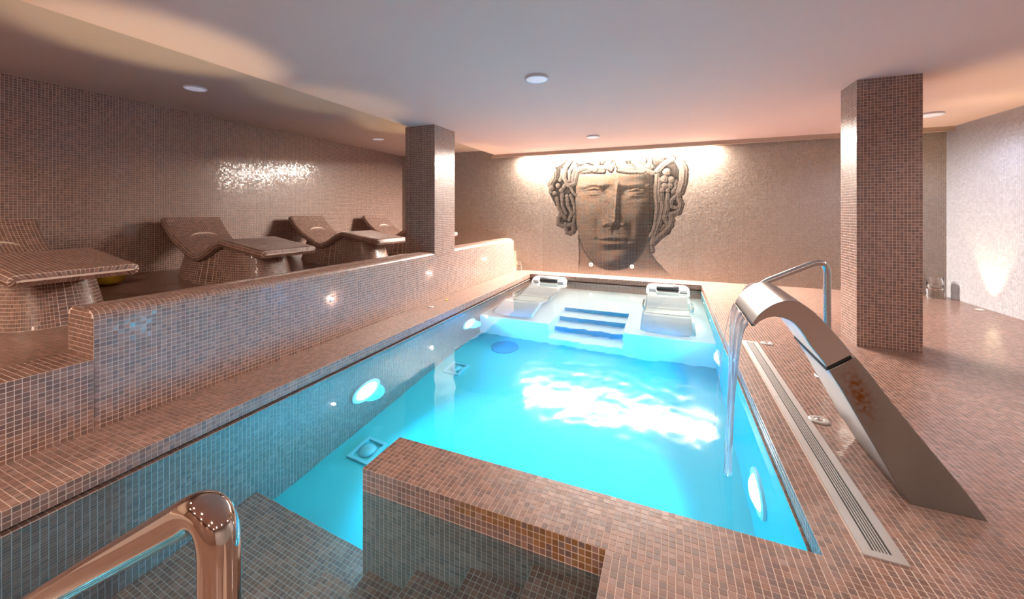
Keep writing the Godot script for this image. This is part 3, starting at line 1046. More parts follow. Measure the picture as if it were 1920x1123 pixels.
	# hair: locks as rounded strands, and beads
	var locks := [
		[0.044, [Vector2(-1.733, 2.244), Vector2(-1.864, 2.062), Vector2(-1.886, 1.854), Vector2(-1.805, 1.713), Vector2(-1.684, 1.739), Vector2(-1.642, 1.928)]],
		[0.036, [Vector2(-1.684, 2.137), Vector2(-1.783, 1.975), Vector2(-1.775, 1.808)]],
		[0.032, [Vector2(-1.653, 2.074), Vector2(-1.712, 1.910), Vector2(-1.720, 1.796)]],
		[0.048, [Vector2(-1.886, 2.231), Vector2(-2.015, 2.122), Vector2(-2.114, 2.090)]],
		[0.068, [Vector2(-2.092, 1.988), Vector2(-2.098, 1.861), Vector2(-2.169, 1.746)]],
		[0.032, [Vector2(-1.929, 2.002), Vector2(-1.940, 1.897), Vector2(-1.972, 1.814)]],
		[0.036, [Vector2(-1.832, 1.507), Vector2(-1.818, 1.329), Vector2(-1.733, 1.162), Vector2(-1.790, 1.037)]],
		[0.032, [Vector2(-1.940, 1.498), Vector2(-1.925, 1.309), Vector2(-1.854, 1.162)]],
		[0.034, [Vector2(-1.758, 1.516), Vector2(-1.686, 1.328), Vector2(-1.682, 1.162)]],
		[0.040, [Vector2(-2.037, 1.457), Vector2(-1.998, 1.267), Vector2(-1.950, 1.204)]],
		[0.040, [Vector2(-1.864, 1.068), Vector2(-1.929, 1.141), Vector2(-2.005, 1.077), Vector2(-2.011, 0.951), Vector2(-1.918, 0.910)]],
		[0.040, [Vector2(-1.864, 0.953), Vector2(-1.832, 0.786), Vector2(-1.758, 0.767), Vector2(-1.695, 0.851), Vector2(-1.733, 0.954), Vector2(-1.800, 0.933)]],
		[0.032, [Vector2(-1.674, 1.121), Vector2(-1.705, 0.975), Vector2(-1.674, 0.831)]],
		[0.030, [Vector2(-1.779, 1.704), Vector2(-1.716, 1.578), Vector2(-1.653, 1.514)]],
		[0.036, [Vector2(-1.875, 1.717), Vector2(-1.940, 1.603), Vector2(-1.918, 1.498)]],
		[0.080, [Vector2(0.193, 2.083), Vector2(0.256, 1.931), Vector2(0.244, 1.726), Vector2(0.193, 1.540)]],
		[0.044, [Vector2(-0.179, 1.873), Vector2(-0.201, 1.548), Vector2(-0.179, 1.261), Vector2(-0.210, 0.974), Vector2(-0.264, 0.781)]],
		[0.048, [Vector2(-0.105, 1.508), Vector2(-0.090, 1.261), Vector2(-0.129, 1.051), Vector2(-0.197, 0.840), Vector2(-0.269, 0.627)]],
		[0.052, [Vector2(0.150, 1.485), Vector2(0.215, 1.334), Vector2(0.171, 1.185), Vector2(0.046, 1.143)]],
		[0.036, [Vector2(0.107, 1.457), Vector2(0.046, 1.392), Vector2(0.057, 1.279), Vector2(0.133, 1.260)]],
		[0.048, [Vector2(-0.023, 1.260), Vector2(-0.062, 1.089), Vector2(0.003, 0.973), Vector2(0.073, 1.043), Vector2(0.038, 1.128)]],
		[0.054, [Vector2(0.046, 0.958), Vector2(-0.055, 0.824), Vector2(-0.147, 0.745), Vector2(-0.237, 0.638)]],
		[0.048, [Vector2(-0.179, 1.930), Vector2(-0.076, 2.040), Vector2(0.064, 2.128)]],
		[0.040, [Vector2(0.081, 1.543), Vector2(0.133, 1.626), Vector2(0.119, 1.730)]],
		[0.040, [Vector2(-0.269, 0.608), Vector2(-0.258, 0.493)]],
		[0.036, [Vector2(-0.138, 1.776), Vector2(-0.156, 1.547), Vector2(-0.126, 1.394)]],
		[0.044, [Vector2(-0.059, 0.938), Vector2(-0.129, 0.860), Vector2(-0.219, 0.801)]],
		[0.036, [Vector2(-0.006, 1.506), Vector2(-0.023, 1.355), Vector2(-0.006, 1.241)]],
		[0.052, [Vector2(-1.611, 1.999), Vector2(-1.446, 2.060), Vector2(-1.283, 1.992)]],
		[0.052, [Vector2(-1.273, 2.138), Vector2(-1.233, 2.034), Vector2(-1.123, 1.999), Vector2(-1.044, 2.106)]],
		[0.044, [Vector2(-1.021, 2.165), Vector2(-1.044, 2.026), Vector2(-0.982, 1.963), Vector2(-0.947, 2.081)]],
		[0.056, [Vector2(-0.821, 2.155), Vector2(-0.735, 2.028), Vector2(-0.603, 1.983)]],
		[0.056, [Vector2(-0.575, 2.103), Vector2(-0.446, 1.995), Vector2(-0.291, 2.008)]],
		[0.036, [Vector2(-0.318, 2.244), Vector2(-0.309, 2.109), Vector2(-0.318, 2.013)]],
		[0.052, [Vector2(-1.569, 2.152), Vector2(-1.405, 2.185), Vector2(-1.243, 2.116)]],
		[0.048, [Vector2(-0.716, 2.169), Vector2(-0.547, 2.199), Vector2(-0.418, 2.114)]],
		[0.048, [Vector2(-0.869, 2.137), Vector2(-0.850, 2.037), Vector2(-0.754, 1.954)]],
		[0.044, [Vector2(-0.510, 2.002), Vector2(-0.363, 1.938), Vector2(-0.255, 1.895)]],
		[0.044, [Vector2(-1.758, 2.328), Vector2(-1.590, 2.277), Vector2(-1.405, 2.308)]],
		[0.048, [Vector2(-1.203, 2.296), Vector2(-1.005, 2.244), Vector2(-0.850, 2.295)]],
		[0.048, [Vector2(-0.660, 2.303), Vector2(-0.473, 2.273), Vector2(-0.291, 2.300)]],
		[0.044, [Vector2(-0.201, 2.237), Vector2(-0.023, 2.189), Vector2(0.116, 2.257)]],
		[0.052, [Vector2(-2.081, 2.220), Vector2(-1.950, 2.297), Vector2(-1.779, 2.309)]],
		[0.044, [Vector2(-1.590, 1.957), Vector2(-1.364, 1.969), Vector2(-1.123, 1.945)]],
		[0.044, [Vector2(-0.850, 1.958), Vector2(-0.660, 1.926), Vector2(-0.418, 1.917)]],
	]
	var beads := [
		[Vector2(-2.147, 1.667), 0.060],
		[Vector2(-2.011, 1.710), 0.054],
		[Vector2(-2.081, 1.560), 0.052],
		[Vector2(-1.950, 1.614), 0.046],
		[Vector2(-2.169, 1.587), 0.040],
		[Vector2(-0.023, 1.901), 0.070],
		[Vector2(-0.059, 1.773), 0.074],
		[Vector2(0.050, 1.760), 0.064],
		[Vector2(-0.055, 1.655), 0.060],
		[Vector2(0.033, 1.657), 0.056],
		[Vector2(-0.094, 1.580), 0.048],
		[Vector2(-0.006, 1.573), 0.044],
	]
	var back := [Vector2(-2.103, 2.348), Vector2(-2.125, 2.095), Vector2(-2.059, 1.944), Vector2(-2.213, 1.715), Vector2(-2.169, 1.523), Vector2(-2.059, 1.310), Vector2(-1.972, 1.204), Vector2(-2.048, 1.035), Vector2(-2.015, 0.908), Vector2(-1.864, 0.869), Vector2(-1.800, 0.745), Vector2(-1.674, 0.768), Vector2(-1.611, 0.873), Vector2(-1.446, 1.572), Vector2(-0.850, 1.759), Vector2(-0.327, 1.743), Vector2(-0.291, 0.492), Vector2(-0.255, 0.493), Vector2(-0.201, 0.648), Vector2(0.029, 0.807), Vector2(0.090, 0.977), Vector2(0.099, 1.128), Vector2(0.219, 1.222), Vector2(0.236, 1.390), Vector2(0.219, 1.540), Vector2(0.304, 1.817), Vector2(0.270, 2.061), Vector2(0.167, 2.253)]
	for j in H:
		var y := y0 + h - (j + 0.5) / px
		for i in W:
			var x := x0 + (i + 0.5) / px
			var k := j * W + i
			if Geometry2D.is_point_in_polygon(Vector2(x, y), back) and msk[k] < 0.5:
				msk[k] = 1.0
				hgt[k] = 0.0
				hair[k] = 0.35
	var dab := func(p: Vector2, q: Vector2, r: float, lift: float) -> void:
		var i0 := maxi(0, int((minf(p.x, q.x) - r - x0) * px))
		var i1 := mini(W - 1, int((maxf(p.x, q.x) + r - x0) * px) + 1)
		var j0 := maxi(0, int((y0 + h - maxf(p.y, q.y) - r) * px))
		var j1 := mini(H - 1, int((y0 + h - minf(p.y, q.y) + r) * px) + 1)
		for j in range(j0, j1 + 1):
			for i in range(i0, i1 + 1):
				var s := Vector2(x0 + (i + 0.5) / px, y0 + h - (j + 0.5) / px)
				var d := s.distance_to(Geometry2D.get_closest_point_to_segment(s, p, q))
				if d < r:
					var k := j * W + i
					var z := lift + 1.3 * sqrt(r * r - d * d) + 0.006 * cos(d / r * 9.0)
					if msk[k] < 0.5 or hair[k] == 0.0 or z > hgt[k]:
						hgt[k] = z
						msk[k] = 1.0
						hair[k] = 1.0
	for lk in locks:
		var lift := rng.randf_range(0.05, 0.14)
		for k in lk[1].size() - 1:
			dab.call(lk[1][k], lk[1][k + 1], lk[0], lift)
	for b in beads:
		dab.call(b[0], b[0], b[1], 0.16)
	# soft copy of the heights, for the hollows
	var soft := hgt.duplicate()
	for pass_ in 2:
		var src := soft.duplicate()
		for j in range(4, H - 4):
			for i in range(4, W - 4):
				var k := j * W + i
				soft[k] = (src[k] + src[k - 4] + src[k + 4] + src[k - 4 * W] + src[k + 4 * W]) / 5.0
	var im := Image.create(W, H, false, Image.FORMAT_RGB8)
	var nz := FastNoiseLite.new()
	nz.seed = 3
	nz.frequency = 0.03
	var nf := FastNoiseLite.new()
	nf.seed = 8
	nf.frequency = 0.25
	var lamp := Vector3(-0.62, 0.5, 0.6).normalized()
	var tilec := Color(0.33, 0.262, 0.21)
	for j in H:
		for i in W:
			var k := j * W + i
			var tone := tilec * (0.9 + 0.2 * fposmod(sin(floorf(i / 4.0) * 12.9898 + floorf(j / 4.0) * 78.233) * 43758.5453, 1.0))
			var col := tone
			if msk[k] > 0.0:
				var a := hgt[k - 1] if i > 0 else hgt[k]
				var b := hgt[k + 1] if i < W - 1 else hgt[k]
				var c := hgt[k - W] if j > 0 else hgt[k]
				var d := hgt[k + W] if j < H - 1 else hgt[k]
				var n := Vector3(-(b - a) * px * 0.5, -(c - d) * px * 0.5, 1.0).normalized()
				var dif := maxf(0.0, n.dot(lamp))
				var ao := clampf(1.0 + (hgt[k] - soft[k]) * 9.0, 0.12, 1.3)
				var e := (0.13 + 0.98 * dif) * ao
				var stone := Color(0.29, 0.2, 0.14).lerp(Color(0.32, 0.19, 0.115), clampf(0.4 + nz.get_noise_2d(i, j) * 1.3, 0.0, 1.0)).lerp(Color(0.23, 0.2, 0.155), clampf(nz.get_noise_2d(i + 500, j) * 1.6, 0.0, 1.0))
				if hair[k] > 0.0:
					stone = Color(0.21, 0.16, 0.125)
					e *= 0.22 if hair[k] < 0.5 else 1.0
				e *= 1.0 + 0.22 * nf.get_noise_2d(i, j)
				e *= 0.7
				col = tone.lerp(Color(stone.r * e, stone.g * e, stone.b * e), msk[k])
			im.set_pixel(i, j, col.linear_to_srgb())
	var t := mat("printed_tile", Color.WHITE, 0.22)
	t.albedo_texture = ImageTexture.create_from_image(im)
	# the print lies on the wall's own small tiles
	var nu := roundi(w / PITCH)
	var nv := roundi(h / PITCH)
	var v := PackedVector3Array()
	var uv := PackedVector2Array()
	var idx := PackedInt32Array()
	var s := 0.472
	for a in nu:
		for b in nv:
			var k := v.size()
			var tu := rng.randf_range(-1, 1) * 0.00024
			var tv := rng.randf_range(-1, 1) * 0.00024
			for q in [[-1, -1], [1, -1], [1, 1], [-1, 1]]:
				var fx: float = (a + 0.5 + q[0] * s) / nu
				var fy: float = (b + 0.5 + q[1] * s) / nv
				v.append(V(x0 + fx * w, y0 + fy * h, -7.26 + 0.0012 + q[0] * tu + q[1] * tv))
				uv.append(Vector2(fx, 1.0 - fy))
			idx.append_array(PackedInt32Array([k, k + 2, k + 1, k, k + 3, k + 2]))
	var arr := []
	arr.resize(Mesh.ARRAY_MAX)
	arr[Mesh.ARRAY_VERTEX] = v
	arr[Mesh.ARRAY_TEX_UV] = uv
	arr[Mesh.ARRAY_INDEX] = idx
	var am := ArrayMesh.new()
	am.add_surface_from_arrays(Mesh.PRIMITIVE_TRIANGLES, arr)
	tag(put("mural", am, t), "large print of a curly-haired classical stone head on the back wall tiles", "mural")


# ---------------------------------------------------------------- water spout
func extrude(st: SurfaceTool, poly: Array, z0: float, z1: float, bevel: float, smooth_edge := true) -> void:
	# poly runs anticlockwise in x, y; extruded from z0 (far) to z1 (near) with bevelled rims
	var n := poly.size()
	var inner := []
	for k in n:
		var a: Vector2 = poly[(k - 1 + n) % n]
		var b: Vector2 = poly[k]
		var c: Vector2 = poly[(k + 1) % n]
		var d := ((b - a).normalized() + (c - b).normalized()).normalized()
		inner.append(b + Vector2(-d.y, d.x) * bevel)
	var lay_at := [[inner, z1], [poly, z1 - bevel], [poly, z0 + bevel], [inner, z0]]
	for r in 3:
		st.set_smooth_group(r + 1 if smooth_edge else -1)
		for k in n:
			var k2 := (k + 1) % n
			var p: Array = lay_at[r]
			var q: Array = lay_at[r + 1]
			quad(st, V(p[0][k].x, p[0][k].y, p[1]), V(q[0][k].x, q[0][k].y, q[1]), V(q[0][k2].x, q[0][k2].y, q[1]), V(p[0][k2].x, p[0][k2].y, p[1]))
	st.set_smooth_group(-1)
	var tris := Geometry2D.triangulate_polygon(PackedVector2Array(inner))
	for k in range(0, tris.size(), 3):
		var a: Vector2 = inner[tris[k]]
		var b: Vector2 = inner[tris[k + 1]]
		var c: Vector2 = inner[tris[k + 2]]
		if (b - a).cross(c - a) < 0:
			var s := b
			b = c
			c = s
		tri(st, V(a.x, a.y, z1), V(b.x, b.y, z1), V(c.x, c.y, z1))
		tri(st, V(a.x, a.y, z0), V(c.x, c.y, z0), V(b.x, b.y, z0))


func smooth_line(pts: Array, step := 0.012, round_by := 0.17) -> Array:
	var c := Curve2D.new()
	for k in pts.size():
		var a: Vector2 = pts[maxi(k - 1, 0)]
		var b: Vector2 = pts[mini(k + 1, pts.size() - 1)]
		var d := (b - a) * round_by
		c.add_point(pts[k], -d, d)
	var n := int(c.get_baked_length() / step)
	var out := []
	for k in n + 1:
		out.append(c.sample_baked(c.get_baked_length() * k / n, true))
	return out


func fountain() -> void:
	var t := thing("swan_neck_spout", "wide brushed steel swan-neck spout pouring water into the pool", "water spout", V(0, 0, 0))
	var outer := smooth_line([Vector2(0.362, 0.675), Vector2(0.388, 0.722), Vector2(0.421, 0.758), Vector2(0.462, 0.786), Vector2(0.502, 0.797), Vector2(0.541, 0.793), Vector2(0.580, 0.770), Vector2(0.617, 0.733), Vector2(0.655, 0.689), Vector2(0.691, 0.643), Vector2(0.731, 0.589)])
	var inner := smooth_line([Vector2(0.640, 0.518), Vector2(0.617, 0.554), Vector2(0.580, 0.606), Vector2(0.553, 0.654), Vector2(0.525, 0.692), Vector2(0.494, 0.713), Vector2(0.454, 0.720), Vector2(0.421, 0.711), Vector2(0.392, 0.692), Vector2(0.371, 0.667)])
	var poly := inner.duplicate()
	poly.append_array(outer)
	# anticlockwise: the under side runs from the seam to the lip, the upper side back again
	poly.reverse()
	if area(poly) < 0:
		poly.reverse()
	var st := begin()
	extrude(st, poly, -2.545, -2.055, 0.003)
	put("spout", done(st), M.brushed_steel, t)
	var low := [Vector2(0.648, 0.506), Vector2(0.741, 0.577), Vector2(0.792, 0.508), Vector2(0.853, 0.415), Vector2(0.938, 0.295), Vector2(1.015, 0.190), Vector2(1.089, 0.088), Vector2(1.144, 0.0), Vector2(0.915, 0.0), Vector2(0.858, 0.100), Vector2(0.803, 0.208), Vector2(0.747, 0.318), Vector2(0.689, 0.432)]
	if area(low) < 0:
		low.reverse()
	st = begin()
	extrude(st, low, -2.545, -2.055, 0.003)
	put("lower_duct", done(st), rusty_steel(), t)
	var neck := [Vector2(0.642, 0.5), Vector2(0.648, 0.53), Vector2(0.722, 0.585), Vector2(0.732, 0.572)]
	if area(neck) < 0:
		neck.reverse()
	st = begin()
	extrude(st, neck, -2.535, -2.065, 0.002, false)
	put("seam_collar", done(st), M.channel_black, t)
	st = begin()
	bx(st, V(0.3605, 0.664, -2.53), V(0.372, 0.674, -2.07))
	put("mouth", done(st), M.channel_black, t)
	# the falling sheet, gathering into a rope
	var rows := 40
	var cols := 24
	var sheet := func(i: int, j: int) -> Vector3:
		var d := 0.775 * float(i) / rows
		var k := float(i) / rows
		var x := 0.352 - 0.08 * sqrt(d / 0.775)
		var zn := lerpf(-2.072, -2.125, pow(k, 0.8))
		var zf := lerpf(-2.53, -2.16, pow(k, 0.75))
		var jj := j % (2 * cols)
		var side := 1.0 if jj < cols else -1.0
		var u := float(jj) / cols if jj < cols else 2.0 - float(jj) / cols
		var thick := lerpf(0.004, 0.014, k) * sin(PI * clampf(u, 0.02, 0.98))
		var fold := 0.006 * sin(u * 17.0 + k * 5.0) * sin(PI * u) + 0.004 * sin(u * 31.0 - k * 9.0) * (1.0 - k)
		return V(x + fold * 0.8 + side * thick, 0.668 - d, lerpf(zf, zn, u))
	st = begin()
	grid_mesh(st, func(i, j): return sheet.call(rows - i, j), rows, 2 * cols, true)
	var w := put("falling_water", done(st), M.falling_water)
	tag(w, "sheet of clear water falling from the swan-neck spout into the pool", "water", "", "stuff")
	# a stray thin strand beside it
	st = begin()
	var pts := []
	for k in 20:
		var d := 0.76 * k / 19.0
		pts.append(V(0.366 - 0.11 * sqrt(d / 0.76), 0.665 - d, -2.545 - 0.04 * d))
	tube(st, pts, fill(20, 0.0022), 8)
	tag(put("water_strand", done(st), M.falling_water), "thin stray strand of water dripping beside the falling sheet", "water", "", "stuff")


func area(p: Array) -> float:
	var s := 0.0
	for k in p.size():
		var a: Vector2 = p[k]
		s += a.cross(p[(k + 1) % p.size()])
	return s


func rusty_steel() -> StandardMaterial3D:
	var m := mat("rust_spotted_steel", Color.WHITE, 0.36, 1.0)
	var im := Image.create(256, 256, false, Image.FORMAT_RGB8)
	var n := FastNoiseLite.new()
	n.seed = 12
	n.frequency = 0.09
	var n2 := FastNoiseLite.new()
	n2.seed = 13
	n2.frequency = 0.02
	for y in 256:
		for x in 256:
			# texture covers x 0..1.28, y 0..1.28 m
			var p := Vector2(x / 200.0, (255 - y) / 200.0)
			var g := exp(-pow((p.x - 0.75 + 0.35 * (p.y - 0.42)) / 0.035, 2.0) - pow((p.y - 0.42) / 0.09, 2.0))
			var f := clampf(g * (0.5 + 1.6 * n.get_noise_2d(x * 2.0, y * 2.0)) + g * 0.25, 0.0, 1.0)
			var s := 1.0 + 0.1 * n2.get_noise_2d(x, y * 0.3)
			im.set_pixel(x, y, Color(0.3 * s, 0.29 * s, 0.28 * s).lerp(Color(0.22, 0.085, 0.02), f).linear_to_srgb())
	m.albedo_texture = ImageTexture.create_from_image(im)
	m.uv1_triplanar = true
	m.uv1_scale = Vector3.ONE / 1.28
	return m


# ---------------------------------------------------------------- shower pipe
func shower_pipe() -> void:
	var t := thing("water_jet_pipe", "slim bent steel water jet pipe behind the swan-neck spout", "water jet", V(1.062, 0, -3.4))
	M.pipe_steel = mat("pipe_steel", lin(0.5, 0.5, 0.5), 0.25, 1.0)
	var pts := soften([V(0, 0.005, 0), V(0, 0.862, 0), V(-0.345, 0.68, 0)], 0.11, 12)
	var st := begin()
	tube(st, pts, fill(pts.size(), 0.023), 24)
	put("pipe", done(st), M.pipe_steel, t)
	st = begin()
	tube(st, [V(-0.345, 0.68, 0), V(-0.36, 0.672, 0), V(-0.432, 0.634, 0)], [0.0236, 0.0236, 0.009], 24)
	put("nozzle", done(st), M.pipe_steel, t)
	st = begin()
	lathe(st, [Vector2(0.075, 0.0), Vector2(0.075, 0.006), Vector2(0.068, 0.01), Vector2(0.023, 0.012)], frame(Vector3.ZERO), 32)
	put("base_flange", done(st), M.pipe_steel, t)
	st = begin()
	var sp := []
	for k in 10:
		sp.append(V(-0.432 - 0.012 * k, 0.634 + 0.006 * k - 0.0016 * k * k, 0.0))
	tube(st, sp, [0.008, 0.011, 0.014, 0.013, 0.015, 0.012, 0.01, 0.008, 0.005, 0.002], 10)
	var w := put("water_splash", done(st), M.falling_water)
	w.position = t.position
	tag(w, "short splash of water leaving the bent jet pipe", "water", "", "stuff")


# ---------------------------------------------------------------- underwater steel beds
func hydro_beds() -> void:
	var labs := ["stainless steel underwater massage bed in the left corner of the pool shelf", "stainless steel underwater massage bed in the right corner of the pool shelf"]
	var xs := [-2.02, -0.01]
	for b in 2:
		var t := thing("massage_bed", labs[b], "massage bed", V(xs[b], 0, 0), "underwater massage beds")
		var line := [Vector2(-6.8, -0.03), Vector2(-6.62, -0.1), Vector2(-6.4, -0.22), Vector2(-6.15, -0.4), Vector2(-5.95, -0.53), Vector2(-5.66, -0.42), Vector2(-5.38, -0.28), Vector2(-5.2, -0.34), Vector2(-5.0, -0.46), Vector2(-4.86, -0.57)]
		var c := smooth_line(line, 0.03, 0.06)
		var n := c.size() - 1
		var hw := 0.31
		var nx := 16
		var body := func(i: int, j: int) -> Vector3:
			var p: Vector2 = c[i]
			var k := float(i) / n
			var half := hw
			var e := minf(k, 1.0 - k) * n * 0.03
			var rad := 0.13 if k < 0.5 else 0.06
			if e < rad:
				half = hw - rad + sqrt(maxf(0.0, rad * rad - pow(rad - e, 2.0)))
			var jj := j % (2 * nx)
			var side := 1.0 if jj < nx else -1.0
			var u := (float(jj) / nx if jj < nx else 2.0 - float(jj) / nx) * 2.0 - 1.0
			var dish := -0.03 * (1.0 - pow(absf(u), 2.5)) if k > 0.15 else -0.01 * (1.0 - u * u)
			return V(u * half, p.y + (dish if side > 0 else dish - 0.03), p.x)
		var flip := func(i: int, j: int) -> Vector3: return body.call(n - i, j)
		var st := begin()
		grid_mesh(st, body, n, 2 * nx, true)
		put("bed_shell", done(st), M.bed_steel, t)
		for q in [[-5.95, -0.54], [-5.38, -0.292]]:
			st = begin()
			tube(st, [V(-0.29, q[1], q[0]), V(0.29, q[1], q[0])], [0.009, 0.009], 10)
			put("fold_bar", done(st), M.chrome, t)
		# head rim and panel above the water, steel painted white for the strip glare
		st = begin()
		tube(st, soften([V(-0.305, -0.2, -6.5), V(-0.305, -0.03, -6.78), V(0.305, -0.03, -6.78), V(0.305, -0.2, -6.5)], 0.1, 8), fill(20, 0.022), 14)
		put("head_rim", done(st), M.white_plastic, t)
		st = begin()
		quad(st, V(-0.29, -0.1, -6.62), V(-0.17, -0.1, -6.62), V(-0.17, -0.03, -6.78), V(-0.29, -0.03, -6.78))
		bx(st, V(-0.29, -0.09, -6.78), V(-0.175, -0.055, -6.6))
		bx(st, V(0.175, -0.09, -6.78), V(0.29, -0.055, -6.6))
		bx(st, V(-0.175, -0.07, -6.79), V(0.175, -0.045, -6.74))
		put("head_panel", done(st), M.white_plastic, t)
		st = begin()
		tube(st, [V(-0.17, -0.05, -6.68), V(-0.165, -0.05, -6.68), V(0.165, -0.05, -6.68), V(0.17, -0.05, -6.68)], [0.03, 0.04, 0.04, 0.03], 20)
		put("neck_roll", done(st), M.dark_rubber, t)
		for s in [-1, 1]:
			st = begin()
			var hp := soften([V(s * 0.3, -0.34, -6.15), V(s * 0.325, -0.22, -6.08), V(s * 0.325, -0.22, -5.72), V(s * 0.3, -0.42, -5.62)], 0.06, 6)
			tube(st, hp, fill(hp.size(), 0.014), 12)
			put("side_handle", done(st), M.chrome, t)
		for z in [-6.3, -5.55, -5.0]:
			st = begin()
			var top := -0.3 if z < -6.0 else (-0.4 if z < -5.2 else -0.53)
			for x in [-0.2, 0.2]:
				st = begin()
				tube(st, [V(x, -0.66, z), V(x, top, z)], [0.016, 0.016], 10)
				put("support", done(st), M.satin_steel, t)


# ---------------------------------------------------------------- handrail
func handrail() -> void:
	var t := thing("handrail", "polished steel handrail descending beside the pool stairs", "handrail", V(-0.515, 0, -0.296))
	var pts := soften([V(0, -0.35, 0), V(0, 0.845, 0), V(-0.9, 0.26, 0), V(-0.9, -0.88, 0)], 0.075, 12)
	var st := begin()
	tube(st, pts, fill(pts.size(), 0.0225), 36)
	put("rail", done(st), M.polished_steel, t)
	for p in [V(0, -0.352, 0), V(-0.9, -0.883, 0)]:
		st = begin()
		lathe(st, [Vector2(0.05, 0.0), Vector2(0.05, 0.006), Vector2(0.023, 0.012)], frame(p), 28)
		put("foot_flange", done(st), M.polished_steel, t)


# ---------------------------------------------------------------- drains and small things
func drains() -> void:
	var k := 0
	for zz in [[-1.69, -2.9], [-2.903, -4.07]]:
		var t := thing("drain_grate", ["long slotted metal floor grate beside the pool, nearer length", "long slotted metal floor grate beside the pool, farther length behind the spout"][k], "drain grate", V(0.63, 0, zz[0]), "floor grates along the pool")
		var l: float = zz[1] - zz[0]
		var st := begin()
		bx(st, V(0.0, 0.0, l), V(0.034, 0.005, 0))
		bx(st, V(0.09, 0.0, l), V(0.125, 0.005, 0))
		if k == 0:
			bx(st, V(0.034, 0.0, -0.03), V(0.09, 0.005, 0))
		else:
			bx(st, V(0.034, 0.0, l), V(0.09, 0.005, l + 0.03))
		put("frame", done(st), M.grate_metal, t)
		st = begin()
		bx(st, V(0.034, 0.0002, l + 0.001), V(0.09, 0.0008, -0.001))
		put("channel", done(st), M.channel_black, t)
		var w := (0.09 - 0.034) / 6.0
		for b in 5:
			st = begin()
			var x := 0.034 + w * (b + 1) - 0.0024
			bx(st, V(x, 0.0005, l + (0.03 if k else 0.0)), V(x + 0.0048, 0.0046, 0 if k else -0.03))
			put("bar", done(st), M.grate_metal, t)
		k += 1
	# round caps on the deck and ledge
	var caps := [[V(0.8, 0, -2.68), 0.05, "clear round plastic cap on the deck beside the nearer floor grate"], [V(0.829, 0, -4.066), 0.05, "clear round plastic cap on the deck near the far end of the floor grate"], [V(-2.75, 0, -4.0), 0.035, "small round metal cap on the left coping ledge"]]
	for c in caps:
		var t := thing("deck_fitting", c[2], "floor fitting", c[0])
		var r: float = c[1]
		var st := begin()
		lathe(st, [Vector2(r, 0.001), Vector2(r, 0.005), Vector2(r * 0.85, 0.009), Vector2(r * 0.5, 0.01), Vector2(r * 0.42, 0.006)], frame(Vector3.ZERO), 28)
		put("cap_ring", done(st), M.cap_plastic, t)
		st = begin()
		lathe(st, [Vector2(r * 0.43, 0.006), Vector2(r * 0.2, 0.013), Vector2(0, 0.014)], frame(Vector3.ZERO), 24)
		put("cap_centre", done(st), M.chrome, t)
	# pool bottom: main drain and two square inlets
	var d := thing("main_drain", "dark round main drain cover on the pool bottom", "pool drain", V(-1.94, -1.33, -4.46))
	var s2 := begin()
	lathe(s2, [Vector2(0.18, 0.0), Vector2(0.18, 0.01), Vector2(0.17, 0.012), Vector2(0, 0.012)], frame(Vector3.ZERO), 40)
	put("cover", done(s2), M.inlet_blue, d)
	k = 0
	for p in [V(-2.22, -1.33, -2.36), V(-2.23, -1.33, -3.74)]:
		var t := thing("floor_inlet", ["square floor inlet on the pool bottom beside the dividing wall tip", "square floor inlet on the pool bottom between the drain and the nearer lamp"][k], "pool inlet", p, "square pool inlets")
		var st := begin()
		for q in [[V(-0.1, 0, -0.12), V(-0.075, 0.02, 0.12)], [V(0.075, 0, -0.12), V(0.1, 0.02, 0.12)], [V(-0.075, 0, -0.12), V(0.075, 0.02, -0.095)], [V(-0.075, 0, 0.095), V(0.075, 0.02, 0.12)]]:
			bx(st, q[0], q[1])
		put("frame", done(st), M.inlet_pale, t)
		st = begin()
		lathe(st, [Vector2(0.07, 0), Vector2(0.07, 0.012), Vector2(0.055, 0.024), Vector2(0, 0.03)], frame(Vector3.ZERO), 28, true)
		put("dome", done(st), M.inlet_pale, t)
		k += 1


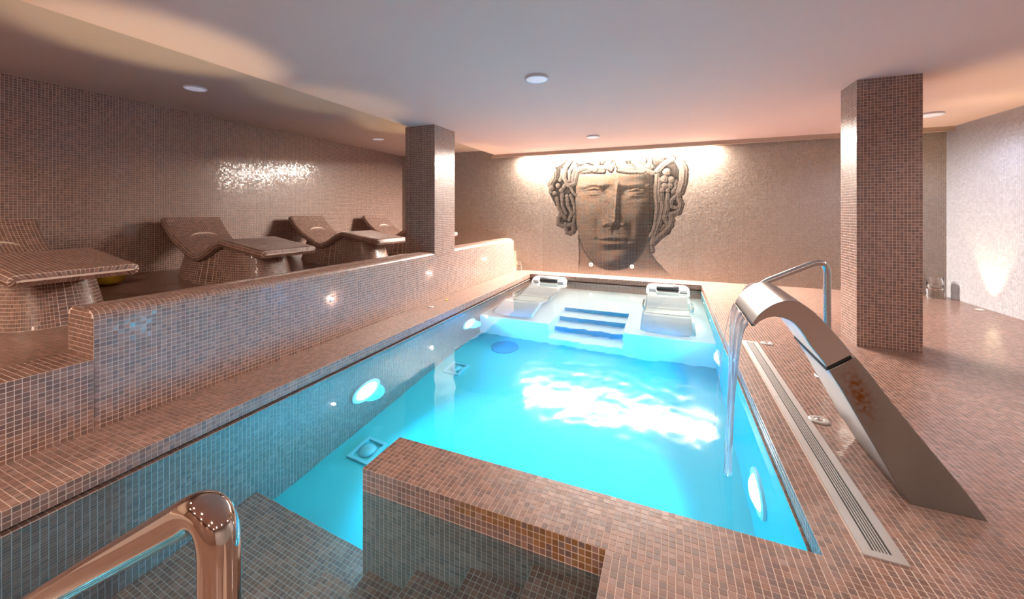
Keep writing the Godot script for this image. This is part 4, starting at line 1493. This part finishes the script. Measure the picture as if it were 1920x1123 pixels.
func small_things() -> void:
	# glass candle jars in the two far corners
	var jars := [[V(3.42, 0.0015, -7.09), 1.0, "clear ribbed glass candle holder on the floor in the far right corner"], [V(-2.81, 0.0015, -7.19), 0.62, "clear ribbed glass candle holder on the coping in the far left corner"]]
	for q in jars:
		var t := thing("glass_holder", q[2], "candle holder", q[0], "glass candle holders")
		for part in 2:
			var st := begin()
			var prof := []
			var s: float = q[1]
			if part == 0:
				prof = [Vector2(0, 0), Vector2(0.085, 0), Vector2(0.09, 0.02), Vector2(0.09, 0.125), Vector2(0.07, 0.145), Vector2(0, 0.145)]
			else:
				prof = [Vector2(0, 0.147), Vector2(0.07, 0.147), Vector2(0.085, 0.17), Vector2(0.085, 0.29), Vector2(0.078, 0.29), Vector2(0.074, 0.19), Vector2(0, 0.185)]
			var pp := []
			for p in prof:
				pp.append(p * s)
			lathe(st, pp, frame(Vector3.ZERO), 16)
			put(["base", "cup"][part], done(st), M.clear_glass, t)
	# white jets in the mural wall
	for q in [[V(-1.365, 0.183, -7.258), "round white wall jet left of the stone head's chin"], [V(-0.615, 0.188, -7.258), "round white wall jet right of the stone head's chin"]]:
		var t := thing("wall_jet", q[1], "wall jet", q[0], "white wall jets")
		var st := begin()
		lathe(st, [Vector2(0.036, 0), Vector2(0.036, 0.008), Vector2(0.026, 0.018), Vector2(0.01, 0.018), Vector2(0.008, 0.012)], frame(Vector3.ZERO, Vector3.BACK), 24)
		put("cover", done(st), M.white_plastic, t)
		st = begin()
		lathe(st, [Vector2(0.009, 0.012), Vector2(0, 0.013)], frame(Vector3.ZERO, Vector3.BACK), 14)
		put("nozzle", done(st), M.dark_rubber, t)
	# yellow bowl on the platform
	var b := thing("bowl", "yellow plastic bowl on the platform behind the nearest tiled lounger", "bowl", V(-5.45, 0.425, -2.06))
	var s2 := begin()
	lathe(s2, [Vector2(0, 0.015), Vector2(0.09, 0.015), Vector2(0.125, 0.05), Vector2(0.145, 0.12), Vector2(0.15, 0.124), Vector2(0.145, 0.128), Vector2(0.118, 0.06), Vector2(0, 0.03)], frame(Vector3.ZERO), 40, true)
	put("bowl_body", done(s2), M.yellow_plastic, b)
	# a yellow petal on the coping
	s2 = begin()
	s2.set_smooth_group(-1)
	for k in 6:
		var a := 0.03 * sin(PI * k / 6.0) * 0.6
		var c := 0.03 * sin(PI * (k + 1) / 6.0) * 0.6
		var z := -0.03 + 0.01 * k
		for e in [1.0, -1.0]:
			var y := 0.004 if e > 0 else 0.0025
			if e > 0:
				quad(s2, V(-a, y + absf(z) * 0.15, z), V(-c, y + absf(z + 0.01) * 0.15, z + 0.01), V(c, y + absf(z + 0.01) * 0.15, z + 0.01), V(a, y + absf(z) * 0.15, z))
			else:
				quad(s2, V(a, y + absf(z) * 0.15, z), V(c, y + absf(z + 0.01) * 0.15, z + 0.01), V(-c, y + absf(z + 0.01) * 0.15, z + 0.01), V(-a, y + absf(z) * 0.15, z))
	var pet := put("petal", done(s2), M.leaf_yellow)
	pet.position = V(-2.77, 0, -4.4)
	tag(pet, "small yellow petal lying on the left coping ledge", "petal")
